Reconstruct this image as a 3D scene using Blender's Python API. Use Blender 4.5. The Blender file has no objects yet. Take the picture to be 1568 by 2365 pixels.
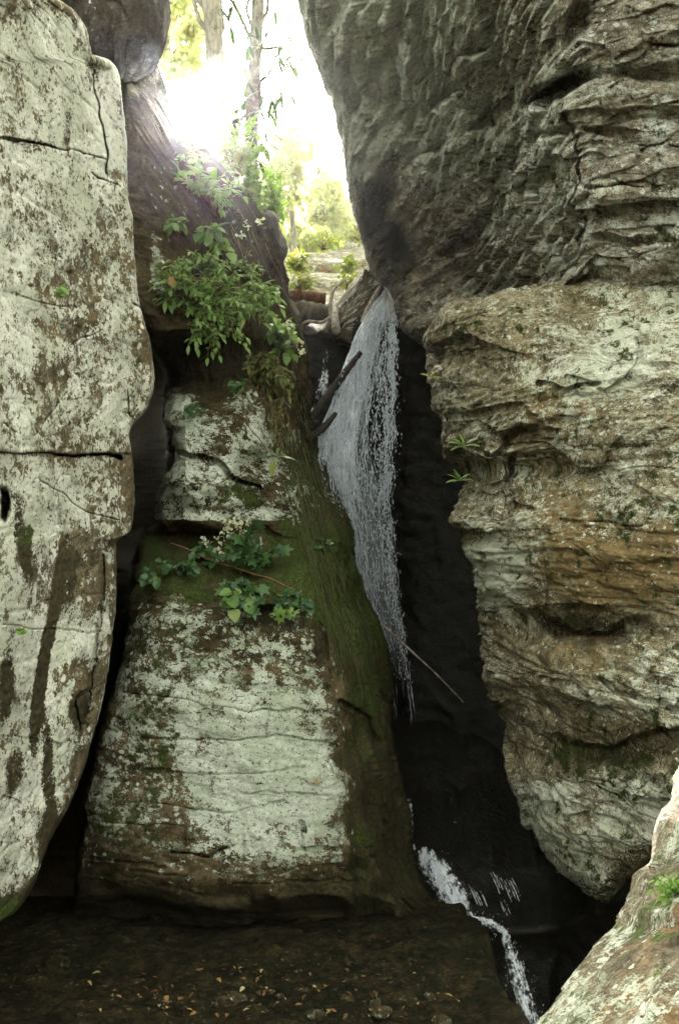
import bpy, math, random
import numpy as np
from mathutils import Vector, Matrix, Quaternion
R = math.radians
random.seed(11); rng = np.random.default_rng(5)
SC = bpy.context.scene
COL = SC.collection

# ------------------------------------------------------------------ camera
CAMH, PITCH = 1.6, R(10)
cam_d = bpy.data.cameras.new("camera"); cam = bpy.data.objects.new("camera", cam_d); COL.objects.link(cam)
cam_d.sensor_fit = 'VERTICAL'; cam_d.sensor_height = 36; cam_d.lens = 35
cam_d.clip_start = 0.05; cam_d.clip_end = 3000
cam.location = (0, 0, CAMH); cam.rotation_euler = (R(90) + PITCH, 0, 0)
SC.camera = cam
K = 18 / 35 / 1182.5
CP, SP = math.cos(PITCH), math.sin(PITCH)
def P3(px, py, d):
    """measured picture position plus a distance -> world point"""
    px, py, d = np.asarray(px, float), np.asarray(py, float), np.asarray(d, float)
    x = (px - 784) * K * d; u = -(py - 1182.5) * K * d
    return np.stack([x, d * CP - u * SP, CAMH + d * SP + u * CP], -1)
def V3(px, py, d): return Vector(P3(px, py, d).tolist())

# ------------------------------------------------------------------ sky, sun, exposure
sd = (V3(418, 200, 1) - Vector((0, 0, CAMH))).normalized()
SUN_EL = math.asin(sd.z); SUN_AZ = math.atan2(sd.x, sd.y)
w = bpy.data.worlds.new("World"); SC.world = w; w.use_nodes = True
nt = w.node_tree; nt.nodes.clear()
sky = nt.nodes.new('ShaderNodeTexSky'); sky.sky_type = 'NISHITA'; sky.sun_disc = False
sky.sun_elevation = SUN_EL; sky.sun_rotation = SUN_AZ
sky.air_density = 1.0; sky.dust_density = 4.0; sky.ozone_density = 0.7
hsv = nt.nodes.new('ShaderNodeHueSaturation'); hsv.inputs['Saturation'].default_value = 0.25
bg = nt.nodes.new('ShaderNodeBackground'); bg.inputs[1].default_value = 0.15
wo = nt.nodes.new('ShaderNodeOutputWorld')
nt.links.new(sky.outputs[0], hsv.inputs['Color']); wb = nt.nodes.new('ShaderNodeMix'); wb.data_type = 'RGBA'; wb.blend_type = 'MULTIPLY'; wb.inputs[0].default_value = 1; wb.inputs[7].default_value = (1.0, 0.975, 0.79, 1); nt.links.new(hsv.outputs[0], wb.inputs[6]); nt.links.new(wb.outputs[2], bg.inputs[0]); nt.links.new(bg.outputs[0], wo.inputs[0])
sl = bpy.data.lights.new("sun", 'SUN'); sl.energy = 3.6; sl.angle = R(0.5); sl.color = (1.0, 0.93, 0.82)
so = bpy.data.objects.new("sun", sl); COL.objects.link(so)
so.rotation_euler = Vector((-sd.x, -sd.y, -sd.z)).to_track_quat('-Z', 'Y').to_euler(); so.location = (-3, 20, 30)
vs = SC.view_settings; SC.display_settings.display_device = 'sRGB'
vs.view_transform = 'Standard'; vs.look = 'None'; vs.gamma = 1.0; vs.use_curve_mapping = False
vs.exposure = 3.3
SC.cycles.max_bounces = 6; SC.cycles.diffuse_bounces = 3; SC.cycles.transparent_max_bounces = 24
SC.cycles.volume_bounces = 0; SC.cycles.transmission_bounces = 4
SC.cycles.sample_clamp_indirect = 6
SC.cycles.use_adaptive_sampling = True

# ------------------------------------------------------------------ numpy noise
def _h(ix, iy, iz, s=0):
    h = (ix.astype(np.int64) * 374761393 + iy.astype(np.int64) * 668265263 + iz.astype(np.int64) * 2147483647 + s * 974634777) & 0xFFFFFFFF
    h = ((h ^ (h >> 13)) * 1274126177) & 0xFFFFFFFF
    h = ((h ^ (h >> 16)) * 2246822519) & 0xFFFFFFFF
    return (h ^ (h >> 15)) & 0xFFFFFFFF
def rnd(ix, iy, iz, s=0): return _h(ix, iy, iz, s) / 4294967295.0
def vnoise(x, y, z, s=0):
    x0, y0, z0 = np.floor(x), np.floor(y), np.floor(z)
    fx, fy, fz = x - x0, y - y0, z - z0
    fx = fx * fx * fx * (fx * (fx * 6 - 15) + 10); fy = fy * fy * fy * (fy * (fy * 6 - 15) + 10); fz = fz * fz * fz * (fz * (fz * 6 - 15) + 10)
    r = 0
    for a in (0, 1):
        for b in (0, 1):
            for c in (0, 1):
                r = r + rnd(x0 + a, y0 + b, z0 + c, s) * (fx if a else 1 - fx) * (fy if b else 1 - fy) * (fz if c else 1 - fz)
    return r * 2 - 1
def fbm(x, y, z, o=4, s=0, g=0.5, ridge=False):
    t = 0; a = 1; n = 0
    for i in range(o):
        v = vnoise(x * 2 ** i + 7.1 * i, y * 2 ** i - 3.7 * i, z * 2 ** i + 1.3 * i, s + i)
        if ridge: v = 1 - 2 * np.abs(v)
        t = t + a * v; n += a; a *= g
    return t / n
def sstep(a, b, x):
    t = np.clip((x - a) / (b - a), 0, 1); return t * t * (3 - 2 * t)

# ------------------------------------------------------------------ lofted rock surfaces
def pchip(t, Y, tq):
    """monotone cubic along axis 0"""
    h = np.diff(t); h_ = h.reshape((-1,) + (1,) * (Y.ndim - 1)); dlt = np.diff(Y, axis=0) / h_
    m = np.zeros_like(Y)
    a, b = dlt[:-1], dlt[1:]
    w1 = 2 * h_[1:] + h_[:-1]; w2 = h_[1:] + 2 * h_[:-1]
    with np.errstate(divide='ignore', invalid='ignore'):
        hm = (w1 + w2) / (w1 / a + w2 / b)
    m[1:-1] = np.where(a * b > 0, hm, 0); m[0] = dlt[0]; m[-1] = dlt[-1]
    i = np.clip(np.searchsorted(t, tq, side='right') - 1, 0, len(t) - 2)
    s = ((tq - t[i]) / h[i]).reshape((-1,) + (1,) * (Y.ndim - 1)); H = h[i].reshape(s.shape)
    return (Y[i] * (1 + 2 * s) * (1 - s) ** 2 + Y[i + 1] * s * s * (3 - 2 * s) + H * (m[i] * s * (1 - s) ** 2 + m[i + 1] * s * s * (s - 1)))
def loft(rows, cols, step):
    A = np.array(rows, float)                       # R,C,3
    mid = A.shape[1] // 2
    tr = np.arange(len(A), dtype=float)
    L = np.maximum(np.abs(np.diff(A[:, :, 1], axis=0)).max(1), np.abs(np.diff(A[:, :, 2], axis=0)).max(1) * 60)
    tq = np.concatenate([tr[i] + np.arange(n) / n for i, n in enumerate(np.maximum(2, (L / step)).astype(int))] + [[tr[-1]]])
    G = pchip(tr, A, tq)
    tc = np.arange(A.shape[1], dtype=float)
    cq = np.concatenate([tc[i] + np.arange(n) / n for i, n in enumerate(cols)] + [[tc[-1]]])
    return pchip(tc, G.swapaxes(0, 1), cq).swapaxes(0, 1)   # V,U,3 in (px,py,d)
def normals(W):
    du = np.gradient(W, axis=1); dv = np.gradient(W, axis=0)
    n = np.cross(du, dv); n /= np.linalg.norm(n, axis=-1, keepdims=True) + 1e-9
    c = W - np.array([0, 0, CAMH])
    mid = n[n.shape[0] // 2, n.shape[1] // 2] @ c[n.shape[0] // 2, n.shape[1] // 2]
    return -n if mid > 0 else n
def segdist(px, py, pts):
    best = np.full(px.shape, 1e9); 
    for (ax, ay), (bx, by) in zip(pts[:-1], pts[1:]):
        vx, vy = bx - ax, by - ay; t = np.clip(((px - ax) * vx + (py - ay) * vy) / (vx * vx + vy * vy + 1e-9), 0, 1)
        best = np.minimum(best, np.hypot(px - ax - t * vx, py - ay - t * vy))
    return best
def blob(px, py, x, y, rx, ry, ang=0, soft=0.5):
    a = R(ang); dx, dy = px - x, py - y
    u = dx * math.cos(a) + dy * math.sin(a); v = -dx * math.sin(a) + dy * math.cos(a)
    return 1 - sstep(1 - soft, 1 + soft, np.hypot(u / rx, v / ry))
def blocks(u, v, w_, s, fu, fv, warp=0.25):
    """broken strata: every layer steps in or out, and each layer is snapped into blocks"""
    wv = v * fv + warp * fbm(u * 1.3, v * 1.3, w_, 3, s + 50)
    L = np.floor(wv); f = wv - L
    uu = u * fu * (0.6 + 0.8 * rnd(L, L * 0, L * 0, s + 1)) + 9 * rnd(L, L * 0 + 1, L * 0, s + 2) + 0.3 * fbm(u * 3, v * 3, w_, 2, s + 51)
    B = np.floor(uu); g = uu - B
    h = rnd(L, B, L * 0, s + 3) * 0.6 + rnd(L, L * 0, L * 0, s + 4) * 0.4
    edge = np.minimum(np.minimum(f, 1 - f) / 0.12, np.minimum(g, 1 - g) / 0.06); edge = np.clip(edge, 0, 1)
    return (h - 0.5) * (0.35 + 0.65 * edge)

def facets(u, v, s, warp=0.3):
    """angular chips: each cell is a little tilted plane"""
    u = u + warp * vnoise(u * 1.7, v * 1.7, u * 0 + .5, s + 5); v = v + warp * vnoise(u * 1.7, v * 1.7, u * 0 + 7.5, s + 6)
    iu, iv = np.floor(u), np.floor(v); best = np.full(u.shape, 9.0); h = np.zeros_like(u)
    for a in (-1, 0, 1):
        for b in (-1, 0, 1):
            cu, cv = iu + a, iv + b; z = cu * 0
            du, dv = u - cu - rnd(cu, cv, z, s), v - cv - rnd(cu, cv, z, s + 1); dd = du * du + dv * dv
            hh = (rnd(cu, cv, z, s + 2) - .5) * .8 + (rnd(cu, cv, z, s + 3) - .5) * 1.3 * du + (rnd(cu, cv, z, s + 4) - .35) * 1.3 * dv
            m = dd < best; best = np.where(m, dd, best); h = np.where(m, hh, h)
    return h

def mesh_obj(name, co, faces, mat=None, parent=None, attrs=None, smooth=True, nloop=4):
    me = bpy.data.meshes.new(name)
    co = np.ascontiguousarray(co, dtype=np.float32).reshape(-1, 3); faces = np.ascontiguousarray(faces, dtype=np.int32).reshape(-1, nloop)
    me.vertices.add(len(co)); me.vertices.foreach_set('co', co.ravel())
    me.loops.add(faces.size); me.loops.foreach_set('vertex_index', faces.ravel())
    me.polygons.add(len(faces)); me.polygons.foreach_set('loop_start', np.arange(len(faces), dtype=np.int32) * nloop)
    me.polygons.foreach_set('loop_total', np.full(len(faces), nloop, dtype=np.int32))
    if smooth: me.polygons.foreach_set('use_smooth', np.ones(len(faces), dtype=bool))
    for k, v in (attrs or {}).items():
        v = np.asarray(v, np.float32)
        if v.ndim == 2 and v.shape[-1] == 3:
            a = me.attributes.new(k, 'FLOAT_VECTOR', 'POINT'); a.data.foreach_set('vector', v.ravel())
        else:
            a = me.attributes.new(k, 'FLOAT', 'POINT'); a.data.foreach_set('value', v.ravel())
    me.update(calc_edges=True)
    o = bpy.data.objects.new(name, me); COL.objects.link(o)
    if mat: me.materials.append(mat)
    if parent is not None: o.parent = parent
    return o
def gridfaces(nv, nu):
    i = np.arange(nv * nu).reshape(nv, nu)
    return np.stack([i[:-1, :-1], i[:-1, 1:], i[1:, 1:], i[1:, :-1]], -1).reshape(-1, 4)
def tag(o, label=None, cat=None, group=None, kind=None):
    if label: o['label'] = label
    if cat: o['category'] = cat
    if group: o['group'] = group
    if kind: o['kind'] = kind
    return o
def empty(name, loc=(0, 0, 0)):
    o = bpy.data.objects.new(name, None); COL.objects.link(o); o.location = loc; return o
def rock(name, rows, cols, step, disp, mat, paint, push=None, angle=None, cap=None):
    """closed rock mass: front surface lofted through measured sections, sides and back run into depth"""
    G = loft(rows, cols, step); px, py, d = G[..., 0], G[..., 1], G[..., 2]
    d0 = d
    if push is not None: d = d + push(px, py, d)
    W = P3(px, py, d); N = normals(P3(px, py, d0)); NP = normals(W); N = N * .75 + NP * .25; N /= np.linalg.norm(N, axis=-1, keepdims=True) + 1e-9
    # strata frame in metres at that rock's own distance
    uu, vv = (px, py) if angle is None else angle(px, py)
    uu = (uu - 784) * K * d0; vv = (vv - 1182.5) * K * d0; ww = d0
    B0 = P3(px, py, d0); st_ = np.linalg.norm(np.diff(B0, axis=1), axis=-1); arc = np.concatenate([np.zeros((len(B0), 1)), np.cumsum(st_, axis=1)], 1); arc = arc - arc[:, B0.shape[1] // 2][:, None]
    W = W + N * disp(arc, vv, ww * 0.0, px, py)[..., None]
    at = {k: v.ravel() for k, v in paint(px, py, d, N).items()}
    at['tc'] = np.stack([uu, vv, ww], -1).reshape(-1, 3)
    nv, nu = px.shape
    F = gridfaces(nv, nu)
    # back cap ring so that the mass is closed
    ring = np.concatenate([np.arange(nu), nu - 1 + nu * np.arange(1, nv), (nv - 1) * nu + np.arange(nu - 2, -1, -1), nu * np.arange(nv - 2, 0, -1)])
    co = W.reshape(-1, 3); c = co[ring].mean(0) + np.array([0, 2.0, 0]) if cap is None else P3(*cap)
    k = len(co); co = np.vstack([co, c]); F2 = np.stack([ring, np.roll(ring, -1), np.full(len(ring), k), np.full(len(ring), k)], -1)
    for key in at: at[key] = np.concatenate([at[key], at[key][-1:]])
    o = mesh_obj(name, co, F, mat, attrs=at)
    # triangles of the cap added through bmesh-free second build
    import bmesh
    bm = bmesh.new(); bm.from_mesh(o.data); bm.verts.ensure_lookup_table()
    for a, b in zip(F2[:, 0], F2[:, 1]):
        try: bm.faces.new((bm.verts[int(b)], bm.verts[int(a)], bm.verts[k]))
        except ValueError: pass
    bm.to_mesh(o.data); bm.free()
    return o

# ------------------------------------------------------------------ materials
class NT:
    def __init__(s, name):
        s.m = bpy.data.materials.new(name); s.m.use_nodes = True; s.t = s.m.node_tree; s.t.nodes.clear()
        s.out = s.t.nodes.new('ShaderNodeOutputMaterial')
    def n(s, typ, **kw):
        n = s.t.nodes.new(typ)
        for k, v in kw.items():
            if k.startswith('i_'): n.inputs[k[2:].replace('_', ' ')].default_value = v
            else: setattr(n, k, v)
        return n
    def l(s, a, b): s.t.links.new(a, b)
    def val(s, x, sock):
        if hasattr(x, 'is_linked') or hasattr(x, 'node'): s.l(x, sock)
        else: sock.default_value = x
    def math(s, op, a, b=0.0, c=None, clamp=False):
        n = s.n('ShaderNodeMath', operation=op); n.use_clamp = clamp
        s.val(a, n.inputs[0]); s.val(b, n.inputs[1])
        if c is not None: s.val(c, n.inputs[2])
        return n.outputs[0]
    def noise(s, vec, scale, detail=6, rough=0.6, dist=0.0, out=0):
        n = s.n('ShaderNodeTexNoise'); n.inputs['Scale'].default_value = scale; n.inputs['Detail'].default_value = detail
        n.inputs['Roughness'].default_value = rough; n.inputs['Distortion'].default_value = dist
        s.l(vec, n.inputs['Vector']); return n.outputs[out]
    def mapping(s, vec, scale=(1, 1, 1), loc=(0, 0, 0), rot=(0, 0, 0)):
        n = s.n('ShaderNodeMapping'); n.inputs['Scale'].default_value = scale; n.inputs['Location'].default_value = loc; n.inputs['Rotation'].default_value = rot
        s.l(vec, n.inputs['Vector']); return n.outputs[0]
    def step(s, x, lo, hi):
        n = s.n('ShaderNodeMapRange', interpolation_type='SMOOTHSTEP'); s.val(x, n.inputs[0]); s.val(lo, n.inputs[1]); s.val(hi, n.inputs[2]); return n.outputs[0]
    def mix(s, f, a, b, blend='MIX'):
        n = s.n('ShaderNodeMix', data_type='RGBA', blend_type=blend); s.val(f, n.inputs[0])
        for x, k in ((a, 6), (b, 7)):
            if isinstance(x, tuple): n.inputs[k].default_value = (*x, 1)
            else: s.l(x, n.inputs[k])
        return n.outputs[2]
    def attr(s, name, vec=False):
        n = s.n('ShaderNodeAttribute'); n.attribute_name = name; return n.outputs['Vector'] if vec else n.outputs['Fac']

def rock_mat(name, dark, mid, lich1=(0.60, 0.61, 0.54), lich2=(0.25, 0.27, 0.2), lscale=9.0, aniso=(1, 1, 1), bump=0.5, rust=(0.22, 0.12, 0.04), moss=(0.042, 0.055, 0.013), streak=0.0, wet=0.0, cracks=0.0):
    t = NT(name); tc = t.attr('tc', True); iso = t.mapping(tc, (1, 1, 1)); an = t.mapping(tc, aniso)
    obj = t.n('ShaderNodeTexCoord').outputs['Object']
    big = t.noise(an, 1.6, 4, 0.55); midn = t.noise(an, 7, 8, 0.68, 0.3); fine = t.noise(an, 34, 6, 0.7); grit = t.noise(obj, 110, 4, 0.7)
    base = t.mix(t.step(midn, 0.36, 0.64), dark, mid)
    base = t.mix(t.step(fine, 0.42, 0.62), base, t.mix(1.0, base, (0.55, 0.5, 0.42), 'MULTIPLY')); base = t.mix(t.step(grit, 0.42, 0.6), t.mix(1.0, base, (0.7, 0.68, 0.64), 'MULTIPLY'), t.mix(1.0, base, (1.35, 1.33, 1.28), 'MULTIPLY'))
    rs = t.attr('rust'); rn = t.noise(iso, 5, 6, 0.65, 0.4)
    rf = t.math('MULTIPLY', t.step(t.math('ADD', rn, t.math('MULTIPLY', rs, 0.42)), 0.62, 0.82), t.step(rs, 0.02, 0.3), clamp=True)
    base = t.mix(rf, base, t.mix(t.step(fine, 0.35, 0.65), rust, tuple(c * 0.55 for c in rust)))
    # lichen: two crusts, thresholded fractal noise steered by the mapped cover and painted skylight
    la = t.attr('lich')
    n1 = t.noise(an, lscale * 1.1, 8, 0.68, 0.2); nb = t.noise(t.mapping(an, (1, 1, 1), (3.1, 8.2, 1.4)), lscale * 3.4, 6, 0.7, 0.25); n3 = t.noise(an, lscale * 9.0, 4, 0.7)
    n2 = t.noise(t.mapping(an, (1, 1, 1), (4.2, 1.7, 8.8)), lscale * 1.4, 8, 0.72, 0.2)
    nn = t.math('ADD', t.math('ADD', t.math('MULTIPLY', n1, 0.42), t.math('MULTIPLY', nb, 0.36)), t.math('MULTIPLY', n3, 0.22))
    th = t.math('SUBTRACT', 0.665, t.math('MULTIPLY', la, 0.30))
    l2 = t.math('MULTIPLY', t.step(t.math('SUBTRACT', t.math('ADD', t.math('MULTIPLY', n2, 0.7), t.math('MULTIPLY', n3, 0.3)), t.math('ADD', th, 0.012)), -0.012, 0.02), t.step(la, 0.02, 0.15))
    l1 = t.math('MULTIPLY', t.step(t.math('SUBTRACT', nn, th), -0.008, 0.012), t.step(la, 0.02, 0.15))
    # round colonies
    vo = t.n('ShaderNodeTexVoronoi'); vo.inputs['Scale'].default_value = lscale * 2.1; vo.inputs['Randomness'].default_value = 1.0
    warp = t.n('ShaderNodeVectorMath', operation='MULTIPLY_ADD'); t.l(t.noise(an, lscale * 3, 3, 0.6, 0, 1), warp.inputs[0]); warp.inputs[1].default_value = (0.05, 0.05, 0.05); t.l(an, warp.inputs[2])
    t.l(warp.outputs[0], vo.inputs['Vector'])
    sel = t.n('ShaderNodeSeparateColor'); t.l(vo.outputs['Color'], sel.inputs[0])
    spot = t.math('MULTIPLY', t.step(vo.outputs['Distance'], 0.36, 0.26), t.step(t.math('ADD', sel.outputs[0], t.math('MULTIPLY', la, 0.6)), 0.86, 0.90))
    spot = t.math('MULTIPLY', spot, t.step(la, 0.05, 0.3))
    l1 = t.math('MAXIMUM', l1, spot)
    lc1 = t.mix(t.step(t.math('ADD', t.math('MULTIPLY', fine, .5), t.math('MULTIPLY', grit, .5)), 0.40, 0.56), tuple(c * 0.62 for c in lich1), lich1)
    lc2 = t.mix(t.step(midn, 0.35, 0.65), tuple(c * 0.72 for c in lich2), lich2)
    tone = t.math('ADD', t.math('MULTIPLY', t.noise(t.mapping(iso, (1, 1, 1), (9.3, 2.2, 5.1)), 2.6, 5, 0.65, 0.4), .6), t.math('MULTIPLY', nb, .4))
    lc1 = t.mix(t.step(tone, 0.44, 0.58), lc1, tuple(c_ * f_ for c_, f_ in zip(lich1, (.64, .66, .60))))
    c = t.mix(l2, base, lc2); c = t.mix(l1, c, lc1)
    pit = t.noise(t.mapping(an, (1, 1, 1), (6.1, 3.3, 7.7)), lscale * 5.5, 5, 0.75); pit2 = t.noise(t.mapping(an, (1, 1, 1), (1.1, 9.3, 2.7)), lscale * 2.2, 6, 0.75)
    c = t.mix(t.math('MAXIMUM', t.step(pit, 0.43, 0.36), t.step(pit2, 0.40, 0.34)), c, t.mix(1.0, dark, (0.55, 0.5, 0.42), 'MULTIPLY'))
    # black weathering stains, plus shade painted into recesses, with a broken outline
    st = t.attr('stain_shade'); sn = t.math('ADD', t.math('MULTIPLY', nb, 0.5), t.math('MULTIPLY', n3, 0.5))
    sf = t.math('MULTIPLY', t.step(t.math('ADD', t.math('MULTIPLY', sn, 1.8), t.math('MULTIPLY', st, 0.5)), 1.13, 1.2), t.step(st, 0.04, 0.2))
    c = t.mix(sf, c, t.mix(t.step(fine, 0.4, 0.6), (0.022, 0.019, 0.01), (0.05, 0.042, 0.02)))
    # moss
    mo = t.attr('moss'); mn = t.noise(iso, 11, 8, 0.72, 0.2)
    mf = t.math('MULTIPLY', t.step(t.math('ADD', t.math('MULTIPLY', mn, 1.5), t.math('MULTIPLY', mo, 0.5)), 0.97, 1.1), t.step(mo, 0.03, 0.2))
    mc = t.mix(t.step(t.noise(obj, 60, 4, 0.7), 0.35, 0.7), tuple(x * 0.45 for x in moss), tuple(x * 1.5 for x in moss))
    c = t.mix(mf, c, mc)
    h = t.math('ADD', t.math('MULTIPLY', midn, 0.5), t.math('MULTIPLY', fine, 0.22))
    h = t.math('ADD', h, t.math('MULTIPLY', grit, 0.05)); h = t.math('ADD', h, t.math('MULTIPLY', l1, 0.03))
    h = t.math('ADD', h, t.math('MULTIPLY', t.math('MULTIPLY', mf, t.noise(obj, 90, 4, 0.7)), 0.25))
    bm = t.n('ShaderNodeBump'); bm.inputs['Strength'].default_value = bump; bm.inputs['Distance'].default_value = 0.07; t.l(h, bm.inputs['Height'])
    p = t.n('ShaderNodeBsdfPrincipled'); t.l(c, p.inputs['Base Color']); t.l(bm.outputs[0], p.inputs['Normal'])
    if wet: 
        t.l(t.step(midn, 0.3, 0.7), p.inputs['Roughness']); r = t.math('ADD', 0.22, t.math('MULTIPLY', fine, 0.4)); t.l(r, p.inputs['Roughness'])
        p.inputs['Specular IOR Level'].default_value = wet
    else:
        p.inputs['Roughness'].default_value = 0.92; p.inputs['Specular IOR Level'].default_value = 0.15
    t.l(p.outputs[0], t.out.inputs[0]); return t.m
def leaf_mat(name, c1, c2, c3, trans=0.45, rough=0.45):
    t = NT(name); g = t.n('ShaderNodeNewGeometry'); r = g.outputs['Random Per Island']
    c = t.mix(t.step(r, 0.0, 0.6), c1, c2); c = t.mix(t.step(r, 0.86, 1.0), c, c3)
    obj = t.n('ShaderNodeTexCoord').outputs['Object']; c = t.mix(t.math('MULTIPLY', t.noise(obj, 40, 3, 0.6), 0.5), c, t.mix(1.0, c, (0.6, 0.6, 0.5), 'MULTIPLY'))
    p = t.n('ShaderNodeBsdfPrincipled'); t.l(c, p.inputs['Base Color']); p.inputs['Roughness'].default_value = rough; p.inputs['Specular IOR Level'].default_value = 0.4
    tr = t.n('ShaderNodeBsdfTranslucent'); t.l(t.mix(1.0, c, (1.3, 1.35, 0.8), 'MULTIPLY'), tr.inputs[0])
    mx = t.n('ShaderNodeMixShader'); mx.inputs[0].default_value = trans; t.l(p.outputs[0], mx.inputs[1]); t.l(tr.outputs[0], mx.inputs[2]); t.l(mx.outputs[0], t.out.inputs[0]); return t.m
def bark_mat(name, a, b, sc=6, wet=False):
    t = NT(name); obj = t.n('ShaderNodeTexCoord').outputs['Object']; m = t.mapping(obj, (1, 1, 0.25))
    n = t.noise(m, sc * 3, 7, 0.7, 0.5); f = t.noise(obj, sc * 1.2, 4, 0.6)
    c = t.mix(t.step(n, 0.38, 0.62), a, b); c = t.mix(t.step(f, 0.5, 0.65), c, t.mix(1.0, c, (0.55, 0.6, 0.5), 'MULTIPLY'))
    bp = t.n('ShaderNodeBump'); bp.inputs['Strength'].default_value = 0.7; bp.inputs['Distance'].default_value = 0.03; t.l(n, bp.inputs['Height'])
    p = t.n('ShaderNodeBsdfPrincipled'); t.l(c, p.inputs['Base Color']); t.l(bp.outputs[0], p.inputs['Normal']); p.inputs['Roughness'].default_value = 0.35 if wet else 0.85
    t.l(p.outputs[0], t.out.inputs[0]); return t.m

M_wall = rock_mat('pale lichen rock', (0.065, 0.055, 0.032), (0.17, 0.15, 0.105), lscale=6.5, aniso=(1, 1, 1), bump=0.3, rust=(0.17, 0.12, 0.06), lich1=(0.64, 0.64, 0.55), lich2=(0.36, 0.37, 0.30))
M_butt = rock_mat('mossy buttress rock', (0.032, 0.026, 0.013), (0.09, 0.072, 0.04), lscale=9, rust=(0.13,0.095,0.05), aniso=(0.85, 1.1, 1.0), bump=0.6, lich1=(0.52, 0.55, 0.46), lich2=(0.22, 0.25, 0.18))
M_cliff = rock_mat('foliated cliff rock', (0.15, 0.14, 0.11), (0.38, 0.36, 0.30), lscale=9, aniso=(0.8, 1.4, 1.1), bump=1.2, lich1=(0.60, 0.62, 0.55), lich2=(0.42, 0.42, 0.34), rust=(0.19, 0.14, 0.075))
M_bulge = rock_mat('ochre lichen rock', (0.11, 0.095, 0.058), (0.28, 0.25, 0.175), lscale=13, aniso=(0.8, 1.3, 1.0), bump=0.75, lich1=(0.56, 0.57, 0.47), lich2=(0.29, 0.28, 0.19), rust=(0.19, 0.135, 0.06))
M_wet_shade = rock_mat('wet rock darkened as shade', (0.004, 0.0034, 0.002), (0.013, 0.011, 0.006), lich1=(0.06, 0.06, 0.05), lich2=(0.03, 0.03, 0.02), bump=1.0, wet=0.5)  # wet rock, albedo also lowered to paint in the slot's shade
M_hood = rock_mat('smooth dark rock', (0.045, 0.038, 0.033), (0.085, 0.075, 0.068), bump=0.3, rust=(0.08,0.06,0.045))
M_fore = rock_mat('foreground boulder rock', (0.07, 0.062, 0.045), (0.17, 0.15, 0.11), lscale=13, aniso=(1, 1, 1), bump=0.25, lich1=(0.40, 0.42, 0.35), lich2=(0.2, 0.22, 0.16), moss=(0.05, 0.07, 0.018))
M_soil = rock_mat('dark leaf litter soil', (0.013, 0.011, 0.005), (0.042, 0.035, 0.015), lich1=(0.10, 0.10, 0.065), lich2=(0.045, 0.043, 0.02), rust=(.05,.03,.012), moss=(.016,.02,.005), bump=1.0, lscale=14)
M_fallrock = rock_mat('grey weathered boulder', (0.05, 0.043, 0.03), (0.12, 0.105, 0.075), aniso=(0.4, 2, 0.6), bump=0.9)

def base_paint(px, lich=0.0, moss=0.0, rust=0.0, stain_shade=0.0):
    z = np.zeros_like(px); return {'lich': z + lich, 'moss': z + moss, 'rust': z + rust, 'stain_shade': z + stain_shade}

# ------------------------------------------------------------------ left lichen wall
edge = [(-220, 60, 7.2), (-40, 95, 7.0), (0, 120, 6.9), (30, 163, 6.8), (70, 190, 6.8), (130, 205, 6.8), (150, 250, 6.8), (180, 268, 6.8), (250, 277, 6.8), (330, 286, 6.7),
        (420, 290, 6.7), (500, 303, 6.6), (600, 310, 6.6), (700, 322, 6.5), (800, 350, 6.5), (880, 358, 6.4), (935, 345, 6.4), (1000, 303, 6.4), (1060, 310, 6.35), (1150, 315, 6.3), (1225, 308, 6.3),
        (1245, 280, 6.3), (1260, 273, 6.3), (1340, 274, 6.25), (1400, 273, 6.2), (1480, 262, 6.2), (1600, 247, 6.15), (1700, 222, 6.1), (1780, 198, 6.1), (1850, 172, 6.05), (1950, 122, 6.0),
        (2050, 82, 6.0), (2110, 40, 6.0), (2150, -20, 6.1), (2260, -90, 6.3), (2500, -160, 6.6)]
rows = []
for py, e, de in edge:
    pl = lambda x: 4.70 + 0.0047 * (x + 60) + 0.00018 * (py - 1182)
    rows.append([(e - 520, py, 7.5), (e - 430, py, pl(e - 430))] + [(e - q, py, pl(e - q)) for q in (310, 200, 100, 35)] + [(e - 4, py, pl(e - 4)), (e, py, pl(e) + 0.12), (e - 5, py, pl(e) + 1.3), (e - 130, py, pl(e) + 4.0)])
WCR = [  # cracks: points, half width, depth
    ([(-60, 1040), (20, 1047), (100, 1049), (160, 1051), (225, 1050), (270, 1050), (282, 1056)], 4.5, 0.30),
    ([(-60, 312), (10, 317), (60, 325), (120, 338), (170, 350), (200, 356), (240, 372)], 2.6, 0.12),
    ([(205, 175), (212, 215), (220, 250), (232, 300), (240, 350), (243, 400)], 3.5, 0.18),
    ([(0, 975), (10, 990), (26, 1000)], 3, 0.06),
    ([(70, 1105), (100, 1118), (150, 1150), (200, 1185), (240, 1195), (275, 1200)], 2.0, 0.05),
    ([(40, 675), (110, 700), (180, 713)], 1.6, 0.03), ([(215, 400), (245, 418), (275, 432)], 2.4, 0.08),
    ([(70, 1010), (110, 960), (150, 905)], 2.0, 0.05), ([(0, 1440), (60, 1452), (130, 1455), (240, 1462)], 1.6, 0.04),
    ([(243, 1280), (240, 1400), (228, 1500), (215, 1600), (205, 1650)], 2.2, 0.06), ([(205, 1600), (185, 1615), (190, 1690)], 2.2, 0.06),
    ([(0, 1700), (90, 1706), (150, 1720)], 1.8, 0.04), ([(292, 900), (294, 950), (300, 962)], 2.4, 0.06), ([(-10, 1955), (50, 1940)], 2, 0.05),
    ([(-20, 1830), (60, 1855)], 2, 0.04), ([(165, 800), (190, 780), (230, 765)], 2, 0.04), ([(308, 700), (330, 716)], 3, 0.1)]
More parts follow.
